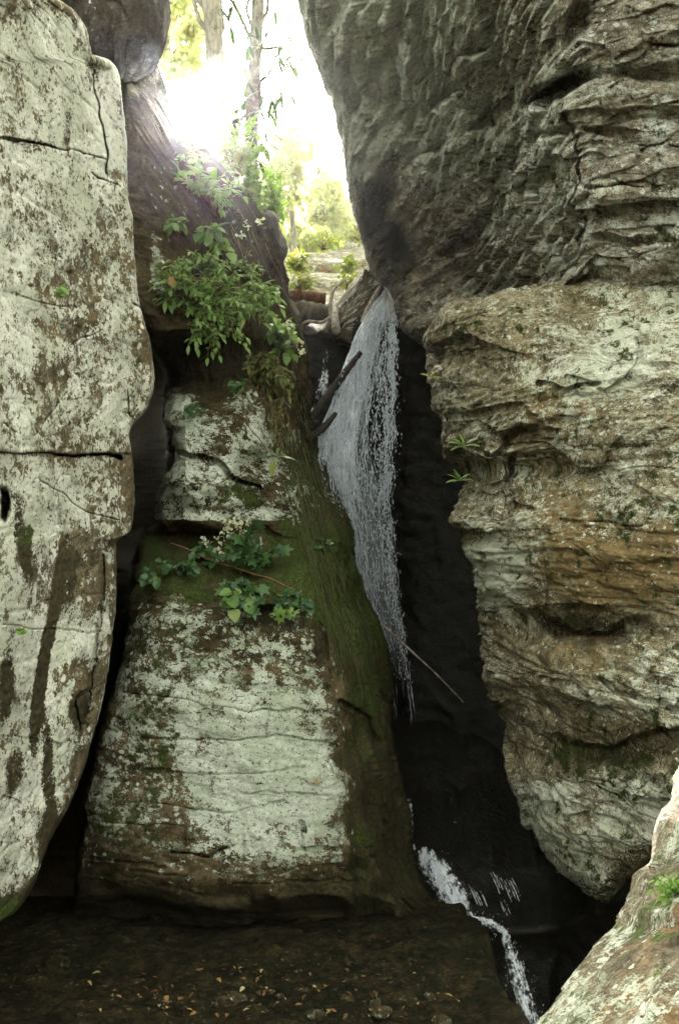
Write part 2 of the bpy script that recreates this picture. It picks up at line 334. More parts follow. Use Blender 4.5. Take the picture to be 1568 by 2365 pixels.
def wall_push(px, py, d):
    r = 0
    for pts, wd, dp in WCR:
        jw = 0.8 * wd * (0.85 + 0.25 * vnoise(px / 22, py / 22, px * 0, 9))
        r = r + dp * (1 - sstep(0.6, 1.5, segdist(px + 4 * vnoise(px / 30, py / 30, px * 0, 3), py + 4 * vnoise(px / 34, py / 34, px * 0, 4), pts) / jw))
    r = r + 0.55 * blob(px, py, 0, 1175 - 10, 11, 38, 0, 0.3)            # square pocket on the frame edge
    r = r + 0.05 * sstep(1044, 1052, py) * sstep(1300, 1200, py)
    r = r + 0.10 * blob(px, py, 95, 1560, 60, 420, 6, 0.6) - 0.07 * blob(px, py, 175, 1500, 55, 240, 0, 0.4)
    # slab edge on the right steps back along the break
    r = r + 0.12 * sstep(-4, 4, px - np.interp(py, [1250, 1400, 1600, 1720, 1900], [240, 236, 208, 190, 150])) * sstep(1240, 1262, py) * sstep(1900, 1800, py)
    r = r + 0.10 * sstep(-4, 4, px - np.interp(py, [150, 250, 300, 350, 400, 440], [196, 216, 228, 236, 242, 246])) * sstep(140, 160, py) * sstep(440, 400, py)
    return r
def wall_disp(u, v, w_, px, py):
    z = 0.05 * fbm(u * 0.9, v * 0.7, w_, 3, 1) + 0.010 * fbm(u * 6, v * 6, w_, 5, 7) + 0.012 * blocks(u, v, w_, 21, 0.6, 0.8) + 0.006 * facets(u * 7, v * 9, 33)
    return z - 0.008 * np.maximum(0, fbm(u * 5, v * 7, w_, 3, 12, ridge=True) - 0.5) * 3
def wall_paint(px, py, d, N):
    A = base_paint(px, lich=0.62)
    br = fbm(px / 120, py / 150, px * 0, 4, 3)
    A['lich'] += 0.20 * br + 0.14 * fbm(px / 34, py / 34, px * 0, 3, 5) - 0.14 * blob(px, py, 160, 830, 90, 230) - 0.10 * blob(px, py, 270, 1120, 60, 140) - 0.30 * blob(px, py, 200, 1560, 60, 40) - 0.3 * blob(px, py, 200, 1330, 50, 100) - 0.22 * blob(px, py, 190, 1900, 60, 150)
    A['lich'] -= 0.12 * sstep(120, 20, py) 
    A['lich'] -= 0.35 * blob(px, py, 315, 1120, 26, 90) + 0.2 * blob(px, py, 330, 830, 30, 150) + 0.25 * sstep(60, 0, np.abs(px - np.interp(py, [1200, 1450, 1700], [300, 262, 215])))*sstep(1200,1240,py)
    s = 0.75 * blob(px, py, 158, 1330, 22, 100, 0, 0.7) + 1.0 * blob(px, py, 118, 1440, 17, 180, 7, 0.5) + 1.0 * blob(px, py, 97, 1620, 15, 130, 5, 0.5) + 0.95 * blob(px, py, 48, 1270, 18, 80, -8, 0.6) + 0.95 * blob(px, py, 15, 1590, 22, 90, 0, 0.6)
    s += 0.9 * blob(px, py, 122, 1790, 14, 130, -3, 0.6) + 0.7 * blob(px, py, 45, 1780, 22, 60, 10) + 0.9 * blob(px, py, 120, 1930, 30, 60) + 0.9 * blob(px, py, 20, 1160, 30, 40) * 0.5 + 0.55 * blob(px, py, 200, 1290, 40, 25)
    s += 0.55 * blob(px, py, 150, 300, 9, 60, 0) + 0.35 * blob(px, py, 120, 600, 45, 60) + 0.3 * blob(px, py, 180, 820, 55, 90) + 0.3 * blob(px, py, 135, 480, 60, 70) + 0.9 * blob(px, py, 190, 1640, 26, 50) + 0.5 * blob(px, py, 205, 170, 18, 50)
    s += 1.2 * sstep(2010, 2130, py + 0.25 * px) + 0.9 * (1 - sstep(4, 14, segdist(px, py, WCR[0][0]))) * 0.5
    s += 0.55 * sstep(24, 0, np.abs(px - np.interp(py, [e[0] for e in edge], [e[1] for e in edge])))  * sstep(1700, 1850, py)
    A['stain_shade'] = np.clip(s, 0, 1.2)
    A['rust'] = 0.35 + 0.35 * fbm(px / 60, py / 60, px * 0, 3, 8)
    A['moss'] = 0.7 * (1 - sstep(3, 9, segdist(px, py, WCR[0][0]))) * sstep(100, 60, px) + 0.6 * blob(px, py, 50, 1230, 20, 40) + 0.75 * blob(px, py, 30, 2120, 90, 50) + 0.3 * blob(px, py, 315, 870, 30, 100)
    return A
o = rock('lichen_wall', rows, (10, 14, 30, 55, 55, 34, 14, 10, 12, 10), 2.4, wall_disp, M_wall, wall_paint, wall_push)
tag(o, 'tall flat pale rock wall crusted with white lichen filling the left edge', 'rock wall')

# ------------------------------------------------------------------ dark hood of rock over the left wall
rows = []
for py, l, r_, d0 in [(-260, 60, 300, 8.2), (-120, 90, 355, 8.2), (-30, 110, 378, 8.2), (30, 120, 384, 8.25), (75, 130, 383, 8.3), (115, 150, 375, 8.4), (150, 180, 358, 8.6), (178, 220, 330, 8.9), (195, 255, 300, 9.2)]:
    m = (l + r_) / 2
    rows.append([(l + 20, py, d0 + 2), (l, py, d0 + 0.6), (l + (m - l) * .6, py, d0 + .05), (m, py, d0), (m + (r_ - m) * .6, py, d0 + .12), (r_ - 8, py, d0 + .5), (r_, py, d0 + 0.9), (r_ - 12, py, d0 + 1.8), (r_ - 80, py, d0 + 3)])
def hood_disp(u, v, w_, px, py): return 0.10 * fbm(u * 1.2, v * 1.2, w_, 4, 61) + 0.05 * blocks(u, v + .5 * u, w_, 62, 1.2, 1.6) + .03 * facets(u * 2, v * 3, 65) + 0.02 * fbm(u * 8, v * 5, w_, 3, 64)
def hood_paint(px, py, d, N):
    A = base_paint(px, lich=0.12, stain_shade=0.25, rust=0.3); A['lich'] = 0.1 + 0.3 * blob(px, py, 205, 40, 10, 60); return A
o = rock('overhanging_boulder', rows, (6, 22, 26, 26, 24, 12, 8, 10, 8), 3, hood_disp, M_hood, hood_paint)
tag(o, 'dark smooth rounded rock overhanging at the top left beside the sun', 'boulder')

# ------------------------------------------------------------------ leaning buttress in the middle
spec = [(40, [(200, 9.7), (240, 9.7), (280, 9.8), (310, 10.1), (330, 10.6)]), (180, [(240, 9.4), (275, 9.4), (305, 9.6), (332, 9.9), (354, 10.3)]),
        (260, [(255, 9.2), (300, 9.2), (340, 9.4), (370, 9.7), (396, 10.2)]), (340, [(262, 9.0), (310, 9.1), (375, 9.3), (430, 9.7), (466, 10.2)]),
        (430, [(270, 8.8), (330, 8.9), (420, 9.2), (500, 9.7), (552, 10.3)]), (500, [(280, 8.6), (350, 8.7), (450, 9.0), (550, 9.6), (613, 10.3)]),
        (600, [(295, 8.4), (360, 8.5), (460, 8.7), (570, 9.3), (642, 10.2)]), (680, [(310, 8.2), (370, 8.2), (470, 8.3), (590, 9.1), (664, 10.1)]),
        (760, [(330, 8.2), (390, 8.1), (490, 8.15), (620, 9.0), (692, 10.0)]), (810, [(352, 9.0), (410, 8.95), (500, 8.6), (635, 8.9), (700, 9.9)]),
        (870, [(375, 9.1), (420, 8.8), (520, 8.4), (640, 8.6), (706, 9.8)]), (960, [(385, 8.3), (430, 8.0), (540, 8.0), (640, 8.3), (716, 9.6)]),
        (1050, [(388, 8.1), (430, 7.9), (540, 7.9), (640, 8.1), (738, 9.5)]), (1130, [(380, 7.9), (430, 7.8), (550, 7.8), (665, 7.9), (768, 9.3)]),
        (1200, [(368, 7.9), (430, 7.8), (560, 7.8), (685, 7.9), (788, 9.2)]), (1240, [(342, 8.2), (420, 8.15), (560, 7.95), (700, 7.9), (796, 9.1)]),
        (1275, [(335, 8.0), (420, 7.9), (570, 7.8), (710, 7.8), (797, 9.0)]), (1340, [(325, 7.6), (420, 7.4), (570, 7.4), (715, 7.5), (812, 8.9)]), (1400, [(315, 7.35), (420, 7.2), (570, 7.15), (725, 7.3), (838, 8.8)]),
        (1440, [(312, 7.15), (420, 7.0), (580, 7.0), (745, 7.2), (862, 8.7)]), (1500, [(300, 7.1), (415, 6.98), (585, 6.98), (768, 7.15), (882, 8.65)]), (1560, [(285, 7.05), (410, 6.95), (590, 6.95), (785, 7.15), (892, 8.6)]),
        (1700, [(240, 7.0), (400, 6.9), (600, 6.9), (797, 7.1), (905, 8.5)]), (1850, [(203, 6.95), (390, 6.85), (600, 6.85), (805, 7.05), (938, 8.4)]),
        (2000, [(178, 6.9), (380, 6.8), (600, 6.8), (810, 7.0), (965, 8.3)]), (2070, [(172, 6.95), (380, 6.85), (600, 6.8), (830, 7.05), (1005, 8.1)]),
        (2120, [(166, 7.35), (380, 7.25), (600, 7.2), (850, 7.35), (1036, 8.0)]), (2180, [(160, 7.6), (380, 7.5), (600, 7.45), (850, 7.5), (1047, 7.9)]), (2480, [(160, 7.6), (380, 7.5), (600, 7.4), (850, 7.4), (1060, 7.7)])]
rows = []
for py, c in spec:
    a = c[0]; g = c[-1]
    dirt = max(0.0, min(1.0, (py - 760) / 60))
    rows.append([(a[0] - 170, py, a[1] + 3.2 + .6 * dirt), (a[0] - 40 + 34 * dirt, py, a[1] + (0.3 + 2.2 * dirt)), (a[0] + 2, py, a[1] + 0.25 * dirt)] + [(x, py, dd) for x, dd in c[1:]] + [(g[0] + 2, py, g[1] + 0.5), (g[0] - 14, py, g[1] + 1.6), (g[0] - 150, py, g[1] + 3.4)])
BCR = [([(300, 1700), (450, 1712), (640, 1700), (790, 1720)], 1.6, .04), ([(330, 1780), (520, 1790), (700, 1775)], 1.5, .035), ([(560, 1830), (760, 1838)], 1.5, .04), ([(250, 1900), (420, 1908)], 1.8, .05), ([(620, 1640), (614, 1702)], 1.4, .03), ([(700, 1710), (706, 1790)], 1.4, .03), ([(430, 1860), (427, 1955)], 1.6, .04), ([(700, 1900), (704, 1960), (790, 1962)], 2, .06), ([(200, 1985), (380, 2000)], 2.2, .06),
       ([(395, 1040), (440, 1045), (500, 1065), (560, 1110), (600, 1120)], 3.5, 0.13), ([(550, 1225), (640, 1232)], 4, 0.06), ([(300, 1600), (420, 1615), (560, 1640), (700, 1640), (780, 1655)], 2.2, 0.05),
       ([(400, 1965), (480, 1978), (530, 1955)], 4, 0.10), ([(560, 1905), (565, 2000)], 2, 0.03),
       ([(540, 2030), (700, 2040), (830, 2035)], 2, 0.04), ([(300, 2010), (430, 2020)], 3, 0.06), ([(800, 1620), (850, 1660), (870, 1720)], 5, 0.1), ([(300, 1850), (420, 1860), (540, 1880), (660, 1850)], 1.8, 0.03)]
def butt_push(px, py, d):
    r = 0
    for pts, wd, dp in BCR:
        r = r + dp * (1 - sstep(0.6, 1.6, segdist(px + 5 * vnoise(px / 30, py / 30, px * 0, 13), py + 5 * vnoise(px / 34, py / 34, px * 0, 14), pts) / wd))
    r = r + 0.25 * blob(px, py, 610, 1120, 60, 70) + 0.10 * blob(px, py, 600, 1200, 90, 30) + 0.12 * blob(px, py, 740, 1480, 16, 50, -10) + 0.15 * blob(px, py, 810, 1700, 40, 60)
    r = r + (.22 * np.maximum(0, vnoise(px / 60, py / 50, px * 0, 15)) + .1) * sstep(1985, 2075, py + 40 * vnoise(px / 90, py * 0, px * 0, 16)) - 0.15 * blob(px, py, 445, 1110, 60, 50) + 0.2 * blob(px, py, 620, 1430, 80, 25)
    return r
def butt_angle(px, py):
    # on the falling right flank the bedding runs steeply down to the right
    ridge = np.interp(py, [0, 430, 760, 960, 1130, 1440, 1700, 2000], [250, 330, 480, 600, 660, 740, 795, 820])
    k = (px > ridge) * 1.0
    a1, a2 = R(6), R(60)
    ca, sa = (1 - k) * math.cos(a1) + k * math.cos(a2), (1 - k) * math.sin(a1) + k * math.sin(a2)
    return px * ca + py * sa, -px * sa + py * ca
def butt_disp(u, v, w_, px, py):
    ridge = np.interp(py, [0, 430, 760, 960, 1130, 1440, 1700, 2000], [250, 330, 480, 600, 660, 740, 795, 820]); k = sstep(-40, 60, px - ridge)
    low = sstep(1380, 1460, py) * (1 - k)
    z = 0.10 * fbm(px / 260, py / 260, w_, 3, 71) * (1 - .5 * low) + (0.11 - 0.075 * low) * blocks(u, v, w_, 72, 1.0, 2.2) + (0.04 - 0.02 * low) * blocks(u, v, w_, 75, 2.5, 7)
    z = z + 0.02 * fbm(u * 7, v * 9, w_, 4, 77) + k * 0.022 * fbm(u * 1.2, v * 9, w_, 3, 79, ridge=True) + k * 0.06 * facets(u * 1.6, v * 3, 84) + k * .03 * facets(u * 5, v * 9, 85) + k * .03 * fbm(u * 5, v * 6, w_, 4, 88) + (1 - k) * (.03 - .018 * low) * facets(u * 4, v * 5, 86) + .012 * low * fbm(u * .9, v * 16, w_, 3, 89) + .012 * low * blocks(u, v, w_, 90, 2.5, 5)
    return z
def butt_paint(px, py, d, N):
    A = base_paint(px)
    ridge = np.interp(py, [0, 430, 760, 960, 1130, 1250, 1440, 1560, 1700, 1900, 2000], [250, 330, 480, 620, 670, 650, 740, 785, 795, 800, 820]); ridge = ridge + 38 * fbm(px / 45, py / 45, px * 0, 3, 98); k = sstep(-45, 40, px - ridge)
    n = fbm(px / 70, py / 70, px * 0, 4, 91)
    front = (1 - k)
    L = 0 * px
    L = np.where(py > 1200, 0.46 * sstep(1325, 1420, py + 95 * n + 0.16 * (600 - px) * 0) , 0.6 * sstep(880, 960, py + 60 * n - 0.15 * (px - 540)))
    L = (L + (0.16 * fbm(px / 26, py / 20, px * 0, 3, 93) + .10 * fbm(px / 80, py / 40, px * 0, 3, 95)) * (L > .05)) * front
    L = L + k * (.32 + .25 * fbm(px / 40, py / 60, px * 0, 3, 97)) * sstep(850, 1000, py) * sstep(1500, 1350, py)
    L += 0.22 * blob(px, py, 640, 1800, 190, 190) + 0.30 * blob(px, py, 650, 1840, 130, 60) + 0.1 * blob(px, py, 500, 1650, 200, 120) - 0.12 * blob(px, py, 370, 2000, 160, 110) - 0.2 * blob(px, py, 590, 1120, 60, 50)
    L = L * (1 - .45 * sstep(1960, 2075, py + 55 * n)) * (1 - sstep(2060, 2085, py + 15 * n)) + 0.35 * blob(px, py, 345, 580, 24, 120, -22) + 0.25 * blob(px, py, 300, 440, 40, 90, -20) + (0.24 + .2 * n) * sstep(800, 700, py) * (1 - .5 * sstep(400, 560, px))
    L = L * (1 - 0.8 * sstep(1210, 1240, py) * sstep(1400, 1330, py + 20 * n)) 
    L += 0.45 * blob(px, py, 430, 2122 + 55, 70, 24) * sstep(2080, 2120, py) * 0
    A['lich'] = np.clip(L + 0.12 * n * (L > 0.1), 0, 1)
    s_l = .4 * sstep(1215, 1260, py) * sstep(1430, 1360, py)
    m = 0.35 * (n > -.2) * blob(px, py, 430, 1500, 130, 90) + 0.75 * sstep(1205, 1260, py) * sstep(1440, 1370, py + 25 * n - 0.1 * (px - 500)) + k * (0.38 + 0.3 * sstep(900, 1200, py) + .25 * fbm(px / 60, py / 90, px * 0, 3, 99)) * sstep(800, 980, py) + 0.5 * blob(px, py, 360, 1700, 60, 130) + 0.55 * blob(px, py, 560, 1150, 70, 60) + 0.4 * blob(px, py, 280, 1950, 90, 130)
    A['moss'] = np.clip(m * (1.05 + 0.5 * n), 0, 1)
    A['rust'] = 0.35 * front * sstep(1500, 1600, py) + 0.25 + 0.25 * n
    s = 0.9 * (1 - sstep(770, 900, py)) * 0.35 * sstep(200, 400, px) + 0.8 * blob(px, py, 450, 850, 120, 60) + 0.95 * sstep(1990, 2080, py + 60 * n) + 0.6 * blob(px, py, 350, 1900, 90, 60) * 0.5 + k * 0.25 + 0.5 * blob(px, py, 620, 1430, 70, 22) + 0.9 * blob(px, py, 740, 1485, 14, 60, -10)  # darker in the hollow, carved recesses and towards the base
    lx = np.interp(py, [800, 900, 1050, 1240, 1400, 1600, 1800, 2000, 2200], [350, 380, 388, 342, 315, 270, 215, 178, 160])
    s += 1.2 * sstep(12, -4, px - lx) * sstep(790, 860, py)  # shade of the crevice painted in as dark colour
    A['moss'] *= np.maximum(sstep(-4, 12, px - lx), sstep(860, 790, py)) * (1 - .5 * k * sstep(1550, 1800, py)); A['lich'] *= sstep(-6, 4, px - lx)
    A['stain_shade'] = np.clip(s + s_l + .55 * k * sstep(1500, 1850, py), 0, 1.2)
    return A
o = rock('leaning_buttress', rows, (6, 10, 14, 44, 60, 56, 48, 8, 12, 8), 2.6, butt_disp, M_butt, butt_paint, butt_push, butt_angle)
tag(o, 'leaning dark rock buttress with mossy ledge and pale lichen slab left of waterfall', 'rock buttress')

# ------------------------------------------------------------------ upper right overhanging cliff
spec = [(-260, 600, 8.5), (-120, 640, 8.7), (0, 680, 8.9), (50, 692, 9.0), (90, 702, 9.1), (150, 726, 9.3), (230, 760, 9.6), (300, 779, 9.8), (400, 802, 10.0), (460, 815, 10.1), (520, 829, 10.2), (600, 850, 10.3), (640, 868, 10.2), (665, 892, 10.1), (700, 913, 10.0), (760, 925, 9.9), (785, 950, 9.9), (810, 985, 9.9), (880, 1010, 10.2), (1000, 1060, 10.6)]
rows = []
for py, c, d0 in spec:
    t = min(1, max(0, (py + 260) / 960)); dn = max(0, (py - 620) / 200)
    rows.append([(c + 260, py, d0 + 3.5), (c + 30, py, d0 + 1.6), (c - 1, py, d0 + 0.5), (c + 12, py, d0 + 0.12), (c + 50 - 15 * t, py, d0 - 0.45 + .3 * t), (c + 0.42 * (1300 - c), py, d0 - 1.3 + 0.75 * t), (c + 0.72 * (1300 - c), py, d0 - 2.2 + 0.35 * t + .4 * dn), (1320, py, 6.0 + 0.9 * t + 0.8 * dn), (1440, py, 5.85 + 0.8 * t + .8 * dn), (1600, py, 5.65 + 0.8 * t + .8 * dn), (1880, py, 5.3 + 0.8 * t + .8 * dn)])
CARVE = [(1290, 205, 78, 24, -27, 0.5), (1130, 270, 40, 14, -30, 0.25), (1215, 430, 34, 15, -30, 0.28), (1085, 125, 40, 10, -35, 0.15), (880, 470, 36, 75, 8, 0.5), (870, 560, 30, 60, 5, 0.25), (1180, 385, 30, 12, -30, 0.2),
         (925, 575, 24, 40, 0, 0.4), (1240, 330, 90, 10, -28, 0.12), (1030, 660, 70, 30, -35, 0.2), (1330, 60, 30, 60, 20, 0.2), (1400, 300, 60, 8, 8, 0.15), (1500, 180, 70, 8, 8, 0.15), (1420, 430, 70, 8, 5, 0.15),
         (1540, 100, 60, 10, 5, 0.15), (1460, 560, 90, 9, 5, 0.2), (1545, 730, 25, 14, 0, .2), (1150, 480, 60, 14, -35, 0.15), (1060, 560, 50, 14, -40, 0.2), (1120, 80, 15, 30, 30, 0.2), (960, 660, 30, 50, 10, 0.25), (995, 350, 60, 12, -30, 0.15), (1050, 210, 50, 12, -38, 0.12)]
def cliff_push(px, py, d):
    r = 0
    wx, wy = px + 10 * vnoise(px / 40, py / 40, px * 0, 41), py + 10 * vnoise(px / 40, py / 40, px * 0, 42)
    for x, y, rx, ry, a, dp in CARVE: r = r + dp * (.55 if x > 1380 else .8) * blob(wx, wy, x, y, rx, ry, a, 0.45)
    r = r + 0.06 * (1 - sstep(1, 4, segdist(wx, wy, [(1310, 240), (1330, 420), (1310, 560)])))
    return r
def cliff_angle(px, py):
    k = 0.75 * (1 - 0.5 * sstep(500, 900, py))
    x = px - 1320
    lo = 0.5 * (x - np.sqrt(x * x + 60 ** 2)); hi = 0.5 * (x + np.sqrt(x * x + 60 ** 2))
    v = py + k * lo - 0.12 * hi
    return px - 0.4 * k * (py - 600), v
def cliff_disp(u, v, w_, px, py):
    right = sstep(1260, 1340, px); u = u * .55
    z = 0.17 * fbm(u * 0.8, v * 1.0, w_, 4, 101) + (0.14 - 0.06 * right) * blocks(u, v, w_, 102, 0.9, 2.0, 0.5) + (0.07 - 0.02 * right) * blocks(u, v, w_, 106, 2.2, 5.0, 0.6)
    z = z + 0.09 * facets(u * 2.6, v * 3.8, 117) + (0.045 + .02 * (1 - right)) * facets(u * 7, v * 11, 118) + .02 * (1 - right) * facets(u * 18, v * 24, 119) + 0.05 * fbm(u * 4, v * 7, w_, 5, 111) - 0.07 * np.maximum(0, fbm(u * 3.2, v * 6, w_, 4, 114, ridge=True) - 0.25)
    edge_k = sstep(0, 60, px - np.interp(py, [s[0] for s in spec_c], [s[1] for s in spec_c]))
    return z * (0.25 + 0.75 * edge_k)
spec_c = spec
def cliff_paint(px, py, d, N):
    A = base_paint(px); n = fbm(px / 90, py / 90, px * 0, 4, 121)
    A['lich'] = 0.52 + 0.15 * n + 0.12 * fbm(px / 30, py / 30, px * 0, 3, 124) + 0.26 * sstep(1200, 900, px) * sstep(480, 300, py) - 0.05 * sstep(1280, 1380, px) - 0.2 * blob(px, py, 900, 520, 80, 160) - 0.15 * sstep(450, 650, py) * sstep(1200, 1000, px) - 0.12 * sstep(200, 60, py) * sstep(1250, 1350, px)  # higher cover at top left paints in skylight from the gap
    A['rust'] = 0.22 + 0.3 * n + 0.3 * blob(px, py, 1100, 550, 150, 140)
    A['moss'] = 0.22 * sstep(900, 1200, px) + 0.1 * n
    s = 0.62 * blob(px, py, 878, 500, 42, 100, 6) + 0.7 * blob(px, py, 925, 570, 30, 60) + 0.5 * blob(px, py, 900, 620, 50, 60) + 0.8 * blob(px, py, 1290, 200, 70, 16, -27) + 0.35 * blob(px, py, 1340, 90, 60, 60) + 0.35 * sstep(640, 760, py)  # shade painted into the down-facing facets, notch and pocket
    A['stain_shade'] = np.clip(s, 0, 1)
    return A
o = rock('overhanging_cliff', rows, (6, 10, 10, 14, 30, 120, 100, 90, 56, 74, 30), 2.2, cliff_disp, M_cliff, cliff_paint, cliff_push, cliff_angle)
tag(o, 'huge rough foliated grey cliff overhanging from the upper right', 'cliff')

# ------------------------------------------------------------------ lower right bulging wall
spec = [(830, 986, 7.9, 0.0), (900, 988, 7.8, -.05), (980, 996, 7.75, 0), (1045, 1000, 7.8, .04), (1066, 1014, 7.85, .08), (1086, 1048, 7.85, .08), (1120, 1052, 7.75, .02), (1200, 1041, 7.6, -.1), (1250, 1058, 7.55, -.1), (1320, 1076, 7.5, -.1),
        (1400, 1088, 7.45, 0.0), (1455, 1096, 7.5, .22), (1500, 1100, 7.4, .1), (1560, 1108, 7.3, -.05), (1620, 1136, 7.25, 0), (1660, 1152, 7.3, .18), (1735, 1158, 7.25, .3), (1790, 1168, 7.15, .05), (1850, 1196, 7.1, -.05)]
rows = [[(1300, 790, 10.5), (1020, 800, 9.6), (1012, 772, 9.4), (1020, 765, 9.2), (1052, 722, 9.0), (1120, 700, 8.6), (1210, 668, 8.2), (1340, 610, 7.9), (1568, 560, 7.6), (1880, 560, 7.4)],
        [(1300, 820, 10.5), (1010, 800, 9.3), (998, 790, 8.7), (1008, 760, 8.3), (1046, 714, 7.9), (1115, 692, 7.5), (1205, 655, 7.2), (1340, 610, 7.05), (1568, 560, 6.85), (1880, 520, 6.6)],
        [(1300, 850, 10.5), (1005, 820, 9.2), (990, 805, 8.4), (1002, 785, 7.8), (1042, 745, 7.4), (1112, 722, 7.0), (1200, 700, 6.85), (1340, 690, 6.7), (1568, 660, 6.45), (1880, 620, 6.2)]]
for py, c, d0, cr in spec:
    cr = cr * .6
    rows.append([(c + 300, py, d0 + 3.0), (c + 22, py, d0 + 1.3), (c, py, d0 + 0.45), (c + 14, py, d0 + cr), (c + 60, py, d0 - 0.45 + cr), (c + 140, py, d0 - 0.9 + cr), (c + 230, py, d0 - 1.2 + cr), (1390 + (c - 986) * .2, py, 6.15 + .3 * cr + (d0 - 7.8) * .5), (1568, py, 5.7 + .3 * cr + (d0 - 7.8) * .5), (1880, py, 5.3 + (d0 - 7.8) * .5)])
rows.append([(1500, 1900, 10), (1245, 1940, 8.4), (1236, 1950, 7.6), (1250, 1960, 7.1), (1290, 1960, 6.7), (1340, 1950, 6.3), (1400, 1940, 6.05), (1470, 1930, 5.8), (1568, 1920, 5.5), (1880, 1900, 5.1)])
rows.append([(1500, 1950, 10), (1290, 2010, 8.2), (1290, 2025, 7.5), (1305, 2042, 7.05), (1335, 2060, 6.7), (1370, 2065, 6.4), (1415, 2040, 6.1), (1470, 2010, 5.85), (1568, 1980, 5.6), (1880, 1960, 5.3)])
rows.append([(1500, 1960, 10), (1330, 2030, 8.1), (1325, 2055, 7.5), (1335, 2072, 7.1), (1360, 2098, 6.75), (1385, 2110, 6.5), (1420, 2085, 6.25), (1472, 2045, 6.05), (1568, 2010, 5.8), (1880, 1990, 5.5)])
rows.append([(1500, 1965, 10), (1340, 2030, 8.3), (1340, 2050, 7.9), (1350, 2065, 7.7), (1365, 2085, 7.5), (1388, 2095, 7.3), (1420, 2075, 7.2), (1472, 2035, 7.0), (1568, 2000, 6.8), (1880, 1980, 6.6)])
def bulge_push(px, py, d):
    wx, wy = px + 9 * vnoise(px / 50, py / 50, px * 0, 141), py + 9 * vnoise(px / 50, py / 50, px * 0, 142)
    r = 0
    for pts, wd, dp in [([(1110, 1390), (1180, 1425), (1260, 1440), (1330, 1475), (1400, 1470), (1500, 1440)], 14, 0.16), ([(1150, 1650), (1220, 1700), (1300, 1740), (1400, 1745), (1568, 1700)], 14, 0.18),
                        ([(1060, 1090), (1120, 1125), (1160, 1110)], 6, 0.08), ([(1050, 1030), (1130, 1060), (1180, 1000), (1240, 985)], 6, 0.10), ([(1010, 965), (1090, 960), (1180, 940), (1280, 1000)], 5, 0.07), ([(1180, 1060), (1160, 1150), (1220, 1175)], 6, 0.12),
                        ([(1300, 860), (1400, 905), (1440, 870), (1470, 790), (1480, 720)], 4, 0.04), ([(1240, 880), (1300, 895), (1380, 885)], 5, 0.08),
                        ([(1380, 1560), (1430, 1600), (1568, 1640)], 5, 0.08), ([(1190, 1850), (1260, 1880), (1330, 1900)], 6, 0.08), ([(1260, 1300), (1260, 1420)], 5, 0.04), ([(1300, 1205), (1480, 1215)], 3, 0.04), ([(1200, 1560), (1350, 1600)], 6, 0.06)]:
        r = r + dp * (1 - sstep(0.4, 1.8, segdist(wx, wy, pts) / wd))
    r = r - 0.14 * blob(wx, wy, 1110, 1090, 45, 40, 20) - 0.1 * blob(wx, wy, 1120, 860, 90, 110) + 0.12 * blob(wx, wy, 1330, 1440, 110, 30, 5) + 0.10 * blob(wx, wy, 1420, 1720, 120, 30, 0) + 0.15 * blob(wx, wy, 1200, 1010, 45, 22, -15)
    return r
def bulge_disp(u, v, w_, px, py):
    u = u * .6
    z = 0.05 * facets(u * 1.3, v * 1.9, 166) + 0.028 * facets(u * 3, v * 4.5, 167) + 0.012 * facets(u * 9, v * 14, 168) + 0.13 * fbm(u * 0.9, v * 1.1, w_, 3, 151) + 0.06 * blocks(u, v, w_, 152, 0.9, 2.0, 0.6) + 0.025 * blocks(u, v, w_, 155, 2.6, 6.5, 0.7) + 0.045 * fbm(u * 5, v * 8, w_, 4, 157) - 0.05 * np.maximum(0, fbm(u * 3.5, v * 6, w_, 4, 158, ridge=True) - .3)
    return z + 0.012 * fbm(u * 5, v * 40, w_, 3, 159)
def bulge_angle(px, py):
    # the layers bow down towards the gap and wrap round each bulge
    x = px - 1250
    return px, py - 0.18 * (x - np.sqrt(x * x + 80 ** 2)) * 0.5 * -1 * sstep(1500, 1200, py) + 0.55 * 0.5 * (x - np.sqrt(x * x + 80 ** 2)) * -sstep(1450, 1800, py) - 0.04 * x
